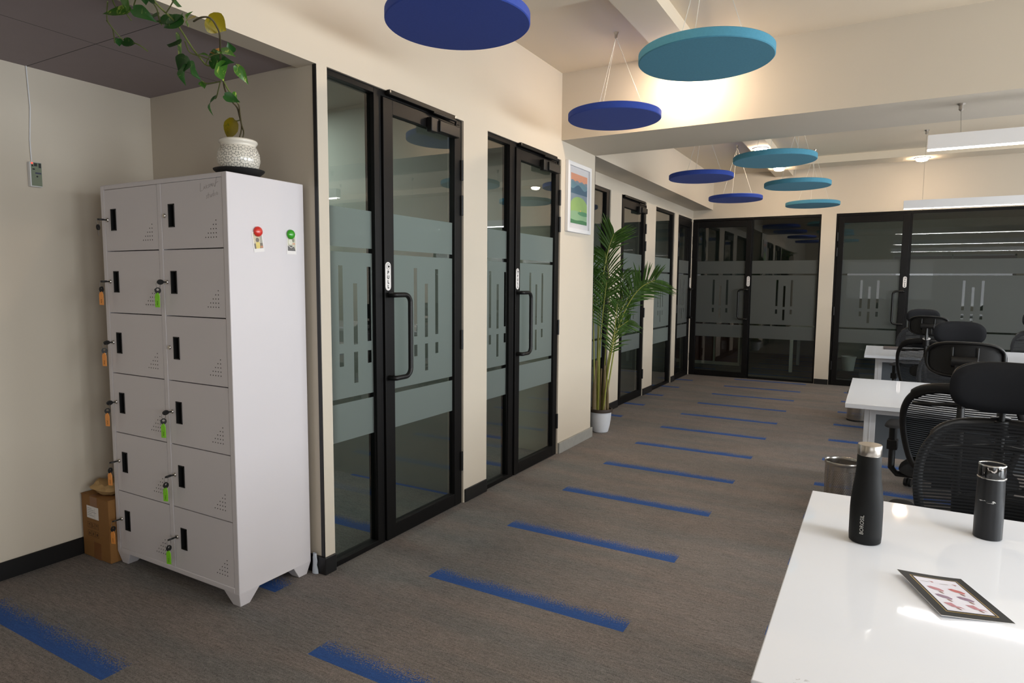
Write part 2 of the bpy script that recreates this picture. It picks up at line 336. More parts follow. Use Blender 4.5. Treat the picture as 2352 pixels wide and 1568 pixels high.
# cabins behind the glass
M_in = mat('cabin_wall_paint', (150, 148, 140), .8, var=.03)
b = MB()
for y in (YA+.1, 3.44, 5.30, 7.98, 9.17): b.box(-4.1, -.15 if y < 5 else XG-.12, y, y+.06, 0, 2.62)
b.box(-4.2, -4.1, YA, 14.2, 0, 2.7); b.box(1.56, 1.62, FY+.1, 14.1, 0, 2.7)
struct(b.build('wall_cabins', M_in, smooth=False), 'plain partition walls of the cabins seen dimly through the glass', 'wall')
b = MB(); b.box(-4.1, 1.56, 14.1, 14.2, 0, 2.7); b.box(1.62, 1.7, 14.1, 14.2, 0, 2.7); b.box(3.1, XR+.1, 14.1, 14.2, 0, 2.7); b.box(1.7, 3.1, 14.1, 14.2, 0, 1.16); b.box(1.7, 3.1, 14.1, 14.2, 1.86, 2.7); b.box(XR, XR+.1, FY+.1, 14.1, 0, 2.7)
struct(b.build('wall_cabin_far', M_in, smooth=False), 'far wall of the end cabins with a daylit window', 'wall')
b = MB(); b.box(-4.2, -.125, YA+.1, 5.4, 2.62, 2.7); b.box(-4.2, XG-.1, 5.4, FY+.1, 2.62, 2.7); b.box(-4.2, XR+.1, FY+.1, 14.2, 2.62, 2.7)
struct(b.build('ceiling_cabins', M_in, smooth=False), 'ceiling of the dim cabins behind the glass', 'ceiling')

# ------------------------------------------------------------------ glass doors and fixed panes
def frameL(u, z, w_): return Vector((w_, u, z))            # on the left wall: u runs away from the viewer, w out of the wall
def frameG(u, z, w_): return Vector((XG+w_, u, z))
def frameF(u, z, w_): return Vector((u, FY-w_, z))
def fb(b, F, u0, u1, z0, z1, w0, w1):
    p, q = F(u0, z0, w0), F(u1, z1, w1); b.box(p.x, q.x, p.y, q.y, p.z, q.z)
def film_sheet(F, u0, u1, w_, centre, mirror=1):
    holes = [(u0-1, u1+1, .802, .826), (u0-1, u1+1, 1.547, 1.571)]
    if centre is not None:
        for du, zz in ((-.1, ((.985, 1.05), (1.098, 1.481))), (0, ((.893, 1.05), (1.088, 1.394))), (.1, ((.985, 1.05), (1.098, 1.479)))):
            for a, c in zz: holes.append((centre+du-.0145, centre+du+.0145, a, c))
    us = sorted({u0, u1} | {v for h in holes for v in h[:2] if u0 < v < u1}); zs = sorted({.612, 1.761} | {v for h in holes for v in h[2:]})
    b = MB(True)
    for i in range(len(us)-1):
        for j in range(len(zs)-1):
            cu, cz = (us[i]+us[i+1])/2, (zs[j]+zs[j+1])/2
            if any(h[0] < cu < h[1] and h[2] < cz < h[3] for h in holes): continue
            b.add([F(us[i], zs[j], w_), F(us[i+1], zs[j], w_), F(us[i+1], zs[j+1], w_), F(us[i], zs[j+1], w_)], [(0, 1, 2, 3)])
    return b
NW = [0]; ND = [0]
def window(F, u0, u1, label, centre='mid', thick=.022, top=2.378, wf=-.012, lt=None, rtk=None):
    NW[0] += 1
    p = F(u0, 0, 0); e = empty('window_%d' % NW[0], label, 'window', p, kind='structure'); lt = lt or thick; rtk = rtk or thick
    b = MB(True); fb(b, F, u0, u0+lt, 0, top, wf-.06, wf); fb(b, F, u1-rtk, u1, 0, top, wf-.06, wf); fb(b, F, u0+lt, u1-rtk, top-.03, top, wf-.06, wf); fb(b, F, u0+lt, u1-rtk, 0, .028, wf-.06, wf)
    b.build('window_frame', M_alu, e, bevel=.002, smooth=False)
    g0, g1 = u0+lt, u1-rtk
    b = MB(True); fb(b, F, g0, g1, .028, top-.03, -.044, -.036); b.build('glass_pane', M_glass, e, smooth=False)
    c = (g0+g1)/2+.0 if centre == 'mid' else centre
    film_sheet(F, g0, g1, -.0348, c).build('frosted_film', M_film, e, smooth=False, fix=False)
    return e
PUL = {k: text_geo(k, .025, .0011) for k in 'PULSH'}
def sign(F, e, u, z, word, w_=.0015):
    b = MB(True); n = 10; r = .0215; h = .0745
    poly = [(u+r*math.cos(PI*i/n), z+h-r+r*math.sin(PI*i/n)) for i in range(n+1)]+[(u-r*math.cos(PI*i/n), z-h+r-r*math.sin(PI*i/n)) for i in range(n+1)]
    b.prism(poly, F, w_-.0015, w_+.0012); s = b.build('push_pull_plate', M_paper, e, smooth=False)
    b = MB(True)
    for i, ch in enumerate(word):
        vs, fs = PUL[ch]; cz = z+.019-i*.0245
        b.add([F(u+x, cz+y, w_+.0018) for x, y, _ in vs], fs)
    ring = [(math.cos(2*PI*i/20), math.sin(2*PI*i/20)) for i in range(20)]; cz = z+.051
    vs = [F(u+x*.0155, cz+y*.0155, w_+.0018) for x, y in ring]+[F(u+x*.0138, cz+y*.0138, w_+.0018) for x, y in ring]
    b.add(vs, [(i, (i+1) % 20, 20+(i+1) % 20, 20+i) for i in range(20)])
    b.add([F(u+x, cz+y, w_+.0018) for x, y in ((-.004, .01), (.002, .004), (.011, .003), (.011, -.004), (.003, -.004), (-.003, -.01), (-.003, 0))], [(0, 1, 2, 3, 4, 5, 6)])
    b.build('lettering', M_print, s, smooth=False, fix=False)
def handle(F, e, u, du, z0=.895, z1=1.335):
    b = MB(True); r = .045; pts = [F(u, z1, -.002), F(u, z1, .022), F(u+du*.10, z1, .045)]
    o = .045
    pts = [F(u, z1, 0)]
    for k in range(5): a = PI/2*k/4; pts.append(F(u+du*(.012*(1-math.cos(a))), z1, o-.012+.012*math.sin(a)))
    for k in range(7): a = PI/2*k/6; pts.append(F(u+du*(.126-r+r*math.sin(a)), z1-r+r*math.cos(a), o))
    for k in range(7): a = PI/2*k/6; pts.append(F(u+du*(.126-r+r*math.cos(a)), z0+r-r*math.sin(a), o))
    for k in range(5): a = PI/2*(1-k/4); pts.append(F(u+du*(.012*(1-math.cos(a))), z0, o-.012+.012*math.sin(a)))
    pts.append(F(u, z0, 0))
    b.tube(pts, .0135, 12); b.build('pull_handle', M_alub, e, ang=60)
def door(F, u0, u1, label, word, hand='l', closer=False, top=2.378, fl=.02, fr=.02, stl=.068, str_=.068, centre=None, slide=.9, flat=0.0):
    """u0..u1 is the outer frame; the leaf sits proud of it; hand is the side that carries the pull handle"""
    ND[0] += 1
    e = empty('door_%d' % ND[0], label, 'door', F(u0, 0, 0), kind='structure')
    b = MB(True); fb(b, F, u0, u0+fl, 0, top, -.075, -.012); fb(b, F, u1-fr, u1, 0, top, -.075, -.012); fb(b, F, u0+fl, u1-fr, top-.03, top, -.075, -.012)
    b.build('door_frame', M_alu, e, bevel=.002, smooth=False)
    a, c = u0+fl+.003, u1-fr-.003; zt, zb = top-.036, .006
    b = MB(True); fb(b, F, a, a+stl, zb, zt, -.045, flat); fb(b, F, c-str_, c, zb, zt, -.045, flat); fb(b, F, a+stl, c-str_, 2.268, zt, -.045, flat-.001); fb(b, F, a+stl, c-str_, zb, .085, -.045, flat-.001)
    b.build('leaf_frame', M_alu, e, bevel=.0025, smooth=False)
    g0, g1 = a+stl, c-str_
    b = MB(True); fb(b, F, g0, g1, .085, 2.268, -.028, -.02); b.build('glass_pane', M_glass, e, smooth=False)
    film_sheet(F, g0, g1, -.0188, centre if centre is not None else (g0+g1)/2).build('frosted_film', M_film, e, smooth=False, fix=False)
    hu = a+.028 if hand == 'l' else c-.028
    handle(F, e, hu, 1 if hand == 'l' else -1); sign(F, e, hu-(.004 if hand == 'l' else -.004), 1.432 if word == 'PULL' else 1.458, word, flat+.0015)
    hs = c+.008 if hand == 'l' else a-.008
    for z in (.28, 1.05, 1.87, 2.08):
        b = MB(True); q = F(hs, z, .004); b.lathe([(.011, -.06), (.011, .06)], q, 12); b.build('hinge', M_alub, e)
    if closer:
        b = MB(True); s = 1 if hand == 'l' else -1; k = c if hand == 'l' else a
        fb(b, F, k-s*.27, k-s*.075, 2.25, 2.312, 0, .048); fb(b, F, k-s*.335, k-s*.27, 2.242, 2.32, .0, .036); d = b.build('door_closer', M_alub, e, bevel=.004)
        b = MB(True); fb(b, F, u0+fl+.03 if hand == 'l' else u1-fr-.03, k-s*.08, top-.022, top+.004, -.01, .022); b.build('slide_rail', M_alu, d, bevel=.003)
        b = MB(True); b.tube([F(k-s*.10, 2.32, .035), F(k-s*.10, 2.345, .035), F(k-s*.30, 2.352, .02)], .007, 8); b.build('closer_arm', M_alub, d)
        b = MB(True)
        for uu in (u0+fl+.035, k-s*.085): fb(b, F, uu-.004, uu+.004, top-.012, top+.0, .022, .0235)
        b.build('rail_screw', M_chrome, d, smooth=False)
    return e
window(frameL, 2.217, 2.586, 'frosted side pane left of the nearest glass door', centre=2.418, lt=.012, rtk=.042)
door(frameL, 2.586, 3.333, 'nearest black framed glass door with PULL plate', 'PULL', 'l', True, fl=.012, fr=.03, stl=.075, str_=.06, centre=2.981)
window(frameL, 3.613, 3.985, 'frosted side pane left of the second glass door', centre=3.808, lt=.012, rtk=.06)
door(frameL, 3.985, 4.72, 'second black framed glass door, just before the pillar', 'PULL', 'l', True, fl=.008, fr=.03, stl=.065, str_=.06, centre=4.353)
window(frameG, 5.43, 6.587, 'glass pane behind the potted palm', top=2.395, rtk=.09)
door(frameG, 6.927, 7.803, 'glass door right of the palm, set back from the pillar', 'PULL', 'l', True, top=2.395)
window(frameG, 8.2, 9.083, 'frosted pane beyond the palm showing a perforated white panel', top=2.395, lt=.012, rtk=.07)
door(frameG, 9.27, 10.06, 'narrow looking glass door in the far left corner', 'PULL', 'r', False, top=2.395)
door(frameF, -.307, .583, 'dark glass door at the left end of the far wall', 'PUSH', 'r', False, top=2.395, fl=.012, fr=.006, stl=.082, str_=.075, centre=.145, flat=.004)
window(frameF, .583, 1.496, 'dark fixed pane beside the far left door', centre=1.05, top=2.395, lt=.006, rtk=.02)
door(frameF, 1.684, 2.581, 'far glass door reached behind the desks, right of the cream pier', 'PUSH', 'r', False, top=2.395, fl=.03, fr=.012, stl=.07, str_=.085, centre=2.135, flat=.004)
window(frameF, 2.581, 5.2, 'wide fixed pane behind the chairs with linear light reflections', centre=3.3, top=2.395, lt=.01)
# windows of the outer walls (outside the picture, they give the daylight)
def outer(F, u0, u1, label):
    NW[0] += 1; e = empty('window_%d' % NW[0], label, 'window', F(u0, .85, 0), kind='structure'); b = MB(True)
    for uu in (u0, (u0+u1)/2-.02, u1-.04): fb(b, F, uu, uu+.04, .85, 2.4, -.1, -.06)
    fb(b, F, u0, u1, .85, .89, -.1, -.06); fb(b, F, u0, u1, 2.36, 2.4, -.1, -.06); b.build('window_frame', M_wpl, e, smooth=False)
for i, (a, c) in enumerate(WIN_R): outer(lambda u, z, w_: Vector((XR-w_, u, z)), a, c, ['rearmost', 'near', 'middle', 'farthest'][i]+' window of the right wall')
outer(lambda u, z, w_: Vector((u, YB+w_, z)), 2.6, 5.8, 'window in the wall behind the viewer')
# ------------------------------------------------------------------ locker cabinet
LX0, LX1, LY0, LY1 = -.985, -.068, 1.725, 2.125
lk = empty('locker_cabinet', 'pale grey steel cabinet of twelve lockers on splayed legs in the alcove', 'locker cabinet', ((LX0+LX1)/2, (LY0+LY1)/2, 0))
b = MB(True); t = .022
b.box(LX1-.03, LX1, LY0, LY1, .062, 1.842); b.box(LX0, LX0+.03, LY0, LY1, .062, 1.842); b.box(LX0+.03, LX1-.03, LY0, LY1, 1.822, 1.842); b.box(LX0+.03, LX1-.03, LY0, LY1, .062, .086)
b.box(LX0+.03, LX1-.03, LY1-.01, LY1, .086, 1.822); b.box(-.541, -.511, LY0, LY1-.01, .086, 1.822)
b.build('casing', M_lock, lk, bevel=.003)
rows = [1.823, 1.536, 1.246, .957, .667, .376, .085]
cols = [(LX0+.03, -.541), (-.511, LX1-.03)]
for lx, ly, sx, sy in ((LX1, LY0, -1, 1), (LX0, LY0, 1, 1), (LX1, LY1, -1, -1), (LX0, LY1, 1, -1)):
    b = MB(True); a, c = .105, .062
    lo = [(lx, ly), (lx+sx*c, ly), (lx+sx*c, ly+sy*c), (lx, ly+sy*c)]; hi = [(lx, ly), (lx+sx*a, ly), (lx+sx*a, ly+sy*a), (lx, ly+sy*a)]
    cx, cy = lx+sx*.006, ly+sy*.006
    b.hexa([(x+(.014*sx if i in (0, 3) else 0), y+(.014*sy if i in (0, 1) else 0), 0) for i, (x, y) in enumerate(lo)], [(x, y, .064) for x, y in hi]); b.build('leg', M_lock, lk, bevel=.002)
doors = {}
for ci, (x0, x1) in enumerate(cols):
    for ri in range(6):
        zt, zb = rows[ri]-.0025, rows[ri+1]+.002
        b = MB(True); y0, y1 = LY0+.0012, LY0+.02; xm = x0+.070; hx = .0215; zc = (rows[ri]+rows[ri+1])/2+.002; hz = .05
        for q in ((x0+.002, xm-hx, zb, zt), (xm+hx, x1-.002, zb, zt), (xm-hx, xm+hx, zb, zc-hz), (xm-hx, xm+hx, zc+hz, zt)): b.box(q[0], q[1], y0, y1, q[2], q[3])
        d = b.build('door', M_lock, lk); doors[ci, ri] = d
        b = MB(True)
        for q in ((xm-hx, xm-hx+.004, zc-hz, zc+hz), (xm+hx-.004, xm+hx, zc-hz, zc+hz), (xm-hx, xm+hx, zc-hz, zc-hz+.004), (xm-hx, xm+hx, zc+hz-.004, zc+hz)): b.box(q[0], q[1], y0-.002, y1+.02, q[2], q[3])
        b.box(xm-hx, xm+hx, y1+.018, y1+.022, zc-hz, zc+hz); b.build('recessed_pull', M_pit, d, smooth=False)
        b = MB(True); b.lathe([(.0001, -.006), (.008, -.006), (.0095, -.003), (.0095, .01)], (x0+.020, y0, zc+.001), 18, 'y')
        b.add([(x0+.0192, y0-.0063, zc-.004), (x0+.0208, y0-.0063, zc-.004), (x0+.0208, y0-.0063, zc+.006), (x0+.0192, y0-.0063, zc+.006)], [(0, 1, 2, 3)])
        b.build('lock_cylinder', M_steel, d)
        b = MB(True)
        for r in range(5):
            for k in range(r+1): b.lathe([(.0001, -.0004), (.0026, -.0004), (.0026, .003)], (x1-.045-k*.0172, y0, zb+.112-r*.0172), 8, 'y')
        b.build('vent_holes', M_pit, d)
# pen note on the top right door
def strokes(b, segs, ox, oz, sc, y, sl=.0):
    for s in segs: b.tube([(ox+sc*(u+sl*v), y, oz+sc*(v+.16*u)) for u, v in s], .0006, 5)
b = MB(True)
word1 = [[(0, 1.3), (-.1, 0), (.45, .05)], [(.7, .1), (.95, .6), (1.15, .1)], [(.8, .3), (1.1, .3)], [(1.4, .7), (1.38, .1)], [(1.7, .6), (1.4, .35), (1.75, .1)], [(2.2, .6), (1.95, .5), (2.2, .3), (1.95, .1)], [(2.4, .1), (2.45, .6), (2.65, .3), (2.8, .6), (2.85, .1)], [(3.05, .1), (3.1, .55), (3.3, .5), (3.3, .1)], [(4.1, 1.5), (3.85, .8), (3.6, -.1), (3.45, -.05), (3.9, .5), (4.4, .55)]]
word2 = [[(.35, .75), (.05, .7), (.3, .4), (0, .25)], [(.6, 1.1), (.6, .2)], [(.4, .75), (.8, .75)], [(.95, .7), (.95, .3), (1.25, .3), (1.3, .7), (1.3, .25)], [(1.9, 1.2), (1.9, .25), (1.6, .4), (1.65, .7), (1.9, .65)], [(2.2, .7), (2.2, .25)], [(2.5, .55), (2.65, .75), (2.85, .55), (2.7, .28), (2.5, .5)]]
strokes(b, word1, -.235, 1.772, .026, LY0+.001); strokes(b, word2, -.200, 1.733, .026, LY0+.001)
b.build('pen_note', mat('faded_pen', (138, 130, 128), .6), doors[1, 0], fix=False)
# keys left in the locks
def oval(b, c, rx, rz, th, f, n=18, hole=0.0, hz=0.0):
    po = [(rx*math.cos(2*PI*i/n), rz*math.sin(2*PI*i/n)) for i in range(n)]
    b.prism(po, lambda u, v, w_: f(c, u, v, w_), -th/2, th/2)
def key_set(ci, ri, label, tagm, yawd, bare=False, sway=0.0):
    x0 = cols[ci][0]; zc = (rows[ri]+rows[ri+1])/2+.003; X, Z, Y = x0+.020, zc, LY0-.004
    e = empty('locker_key', label, 'key', (X, Y, Z), group='keys hanging in the locker doors'); R = Matrix.Rotation(math.radians(yawd), 3, 'Y')
    b = MB(); P = lambda p: R @ Vector(p)
    b.tube([P((0, .004, 0)), P((0, -.012, 0))], .0035, 8)
    b.prism([(.0115*math.cos(2*PI*i/16), -.026+.015*math.sin(2*PI*i/16)) for i in range(16)], lambda u, v, w_: P((w_, v, u)), -.0035, .0035)
    b.build('key_in_lock', M_dark, e, bevel=.001)
    rc = Vector((sway*.3, -.037, -.013)); b = MB(); b.tube([rc+Vector((.0, .009*math.cos(a), .014*math.sin(a))) for a in [2*PI*i/20 for i in range(20)]], .0008, 6, closed=True); b.build('ring', M_chrome, e)
    kc = Vector((sway*.6, -.039, -.037)); b = MB()
    outer_ = [(.0125*math.cos(2*PI*i/20), .0135*math.sin(2*PI*i/20)) for i in range(20)]; inner = [(u*.45, v*.4+.004) for u, v in outer_]; ang = math.radians(35+yawd)
    F = lambda u, v, w_: kc+Vector((u*math.cos(ang)-w_*math.sin(ang), u*math.sin(ang)+w_*math.cos(ang), v))
    vs = [F(u, v, -.003) for u, v in outer_]+[F(u, v, -.003) for u, v in inner]+[F(u, v, .003) for u, v in outer_]+[F(u, v, .003) for u, v in inner]; fs = []
    for i in range(20):
        j = (i+1) % 20; fs += [(i, j, 20+j, 20+i), (40+i, 60+i, 60+j, 40+j), (i, 40+i, 40+j, j), (20+i, 20+j, 60+j, 60+i)]
    b.add(vs, fs); b.build('spare_key', M_dark, e)
    b = MB(); b.prism([(-.0045, -.012), (.0045, -.012), (.0045, -.034), (.002, -.040), (-.003, -.037), (-.0045, -.03)], F, -.001, .001); b.build('key_blade', M_steel, e, smooth=False)
    if not bare:
        tc_ = Vector((sway, -.042, -.078)); F2 = lambda u, v, w_: tc_+Vector((u*math.cos(.25)-w_*math.sin(.25)-v*sway*4, u*math.sin(.25)+w_*math.cos(.25), v))
        b = MB(); b.prism([(-.012, -.032), (.012, -.032), (.0125, .018), (.005, .032), (-.005, .032), (-.0125, .018)], F2, -.0015, .0015); tg = b.build('tag', tagm, e, bevel=.001)
        b = MB()
        for q in ([(-.003, -.005), (.003, -.006), (.0, -.012)], [(-.003, -.014), (.003, -.015), (-.002, -.022), (.003, -.022)]): b.tube([F2(u, v, -.0021) for u, v in q], .0006, 5)
        b.build('scribbled_number', M_print, tg, fix=False)
order = ['top', 'second', 'third', 'fourth', 'fifth', 'bottom']
key_set(0, 0, 'bare black key pair without tag in the top left locker', None, 90, bare=True)
for r, yv, sw in ((1, 80, .004), (2, 40, .004), (3, 20, .004), (4, 78, .002), (5, 70, .002)): key_set(0, r, 'keys with orange tag in the %s locker of the left column' % order[r], M_otag, yv, sway=sw)
for r, yv, sw in ((1, 15, .0), (3, 20, .004), (4, 60, .0), (5, 62, .004)): key_set(1, r, 'keys with lime green tag in the %s locker of the right column' % order[r], M_gtag, yv, sway=sw)
# magnets and instant photos on the side
XS = LX1
def photo(y, z, tilt, label, shapes):
    o = MB(); F = lambda u, v, w_: Vector((w_, u*math.cos(tilt)-v*math.sin(tilt), u*math.sin(tilt)+v*math.cos(tilt)))
    o.prism([(-.027, -.043), (.027, -.043), (.027, .043), (-.027, .043)], F, .0005, .0012)
    e = o.build('instant_photo', M_paper, smooth=False); e.location = (XS, y, z); tag(e, label, 'photo')
    for i, (nm, col, poly) in enumerate(shapes):
        q = MB(); q.add([F(u, v, .0014+.0001*i) for u, v in poly], [tuple(range(len(poly)))]); q.build(nm, mat('photo_'+nm, col, .3, var=.25, vs=160), e, smooth=False, fix=False)
R4 = lambda a, c, d, f: [(a, d), (c, d), (c, f), (a, f)]
EL = lambda cx, cy, rx, ry: [(cx+rx*math.cos(2*PI*i/14), cy+ry*math.sin(2*PI*i/14)) for i in range(14)]
photo(1.870, 1.568, .13, 'instant photo of a figure in yellow, under the red magnet', [('picture_backdrop', (196, 182, 150), R4(-.022, .022, -.028, .038)), ('picture_shelf', (150, 146, 132), R4(.01, .022, -.01, .038)), ('picture_ground', (96, 82, 62), R4(-.022, .022, -.028, -.006)), ('picture_jacket', (212, 188, 84), [(-.013, -.028), (.006, -.028), (.008, -.008), (.002, .0), (-.01, .0), (-.014, -.01)]), ('picture_head', (86, 72, 52), EL(-.003, .008, .009, .0095)), ('picture_fruit', (178, 108, 58), EL(.015, -.022, .007, .005))])
photo(2.050, 1.566, .0, 'instant photo of a white cap over dark ground, under the green magnet', [('picture_backdrop', (186, 182, 158), R4(-.022, .022, -.028, .038)), ('picture_ground', (66, 58, 54), [(-.022, -.028), (.022, -.028), (.016, -.012), (0, -.004), (-.022, -.005)]), ('picture_cap', (214, 210, 192), EL(-.006, .012, .012, .012)), ('picture_leaves', (112, 112, 90), EL(.009, .02, .006, .009)), ('picture_plate', (206, 152, 118), EL(.012, .004, .008, .004)), ('picture_line', (226, 222, 214), [(-.02, -.004), (-.003, -.014), (.013, -.003), (.013, -.005), (-.003, -.0165), (-.02, -.006)])])
for y, z, m, cn in ((1.868, 1.611, M_red, 'red'), (2.044, 1.611, M_green, 'green')):
    b = MB(); b.lathe([(.0205, 0), (.0215, .004), (.0195, .009), (.014, .013), (.007, .0148), (.0001, .0152)], (0, 0, 0), 24, 'x'); o = b.build('magnet', m); o.location = (XS+.0016, y, z); tag(o, 'round %s magnet holding a photo on the locker side' % cn, 'magnet')
# ------------------------------------------------------------------ carton beside the cabinet
bx = empty('cardboard_box', 'brown shipping carton between the wall and the lockers', 'box', (-1.118, 1.86, 0))
BX0, BX1, BY0, BY1, BZ = -1.238, -.992, 1.695, 2.02, .318
b = MB(True); b.box(BX0, BX1, BY0, BY1, 0, BZ); b.build('carton', M_card, bx, bevel=.004)
b = MB(True); b.box(BX0, BX1, BY0-.002, (BY0+BY1)/2-.002, BZ+.0002, BZ+.003); b.build('flap', M_card, bx, smooth=False)
b = MB(True); b.box(BX0+.10, BX0+.165, BY0-.0008, BY0, 0.0, .085); b.box(BX0+.08, BX0+.145, BY0-.0008, BY0, .25, BZ+.0035); b.box(BX0+.08, BX0+.145, BY0, BY1, BZ+.003, BZ+.0038); b.build('parcel_tape', M_tape, bx, smooth=False)
b = MB(True); b.box(BX0+.05, BX0+.155, BY0-.0018, BY0-.001, .205, .268); lb = b.build('shipping_label', M_paper, bx, smooth=False)
b = MB(True)
for i in range(5): b.box(BX0+.055, BX0+.055+.04+.02*((i*7) % 3), BY0-.0022, BY0-.0018, .255-.009*i, .257-.009*i)
b.box(BX0+.122, BX0+.1225, BY0-.0022, BY0-.0018, .207, .26); b.build('printed_lines', mat('grey_print', (150, 148, 152), .6), lb, smooth=False)
b = MB(True); yy = BY0-.0006
def sq(x, z, s):
    for q in ((x-s, x+s, z+s-.0012, z+s), (x-s, x+s, z-s, z-s+.0012), (x-s, x-s+.0012, z-s, z+s), (x+s-.0012, x+s, z-s, z+s)): b.box(q[0], q[1], yy, yy+.0005, q[2], q[3])
for i in range(3):
    for j in range(2):
        x, z = BX0+.065+i*.034, .168-j*.042; sq(x, z, .0145)
        gl = [[(-.008, .001), (0, .009), (.008, .001)], [(-.006, -.009), (-.006, .009), (-.003, .009), (-.003, -.009)], [(-.005, .009), (.005, .009), (.003, 0), (-.003, 0)], [(-.008, -.006), (.008, -.006), (0, .008)], [(-.006, -.006), (-.002, .008), (.004, .002), (0, -.008)], [(-.007, -.006), (.007, -.006), (.007, .006), (-.003, .006)]][i+3*j]
        b.prism([(x+u, z+v) for u, v in gl], lambda u, v, w_: Vector((u, w_, v)), yy, yy+.0005)
        b.box(x-.0009, x+.0009, yy, yy+.0005, z-.009, z-.001)
b.build('handling_symbols', M_ink, bx, smooth=False)
def bag(name, label, cx, cy, z, w_, d, h, rz, seed):
    rnd = random.Random(seed); g = []
    for layer in range(7):
        row = []; t_ = layer/6
        for k in range(28):
            a = 2*PI*k/28; r = 1-.25*abs(2*t_-1)
            row.append((cx+math.cos(a+rz)*w_*r+rnd.uniform(-.007, .007), cy+math.sin(a+rz)*d*r+rnd.uniform(-.007, .007), z+.003+h*t_+rnd.uniform(-.008, .008)*(1 if 0 < layer < 6 else .3)+(.012*math.sin(3*a+seed) if layer else 0)*t_))
        row.append(row[0]); g.append(row)
    b = MB(True); b.sheet(g); b.add([(cx, cy, z+.003)]+g[0][:-1], [(0, 1+(k+1) % 28, 1+k) for k in range(28)]); b.add([(cx, cy, z+h*.85)]+g[-1][:-1], [(0, 1+k, 1+(k+1) % 28) for k in range(28)])
    e = b.build(name, M_kraft, smooth=True, ang=25); tag(e, label, 'paper bag'); return e
bag('paper_bag', 'crumpled brown paper bag lying on the carton', -1.120, 1.81, BZ+.006, .112, .112, .055, .3, 3)
bb = bag('paper_bag', 'folded paper bag on top of the crumpled bag, against the lockers', -1.055, 1.965, BZ+.062, .05, .05, .07, .2, 8)
# ------------------------------------------------------------------ controller on the left wall
ct = empty('wall_controller', 'small white wall controller with red light and thin cable', 'controller', (XL, 1.572, 1.893))
b = MB(True); b.box(XL, XL+.026, 1.547, 1.597, 1.835, 1.95); b.build('housing', M_wpl, ct, bevel=.003)
b = MB(True); b.box(XL+.026, XL+.0268, 1.551, 1.595, 1.839, 1.947); fp = b.build('face_plate', mat('grey_green_face', (116, 126, 104), .5), ct, smooth=False)
b = MB(True)
for q in ((1.564, 1.577, 1.930, 1.944), (1.583, 1.593, 1.924, 1.945), (1.554, 1.561, 1.928, 1.936), (1.557, 1.567, 1.913, 1.919)): b.box(XL+.0268, XL+.0274, *q)
b.lathe([(.0001, .0278), (.004, .0278), (.004, .0268)], (XL, 1.575, 1.883), 12, 'x'); b.build('display_marks', M_print, fp, smooth=False)
b = MB(True); b.box(XL+.0268, XL+.0274, 1.568, 1.592, 1.895, 1.902); b.build('blue_strip', mat('navy_print', (52, 54, 84), .5), fp, smooth=False)
b = MB(True); b.lathe([(.0001, .030), (.0035, .0285), (.0042, .0265)], (XL, 1.556, 1.943), 12, 'x'); b.build('indicator_light', M_led_r, ct)
b = MB(True); b.tube([(XL+.004, 1.565, 1.95), (XL+.004, 1.563, 2.05), (XL+.004, 1.572, 2.2), (XL+.004, 1.565, 2.387)], .0028, 6); b.build('cable', M_wpl, ct)
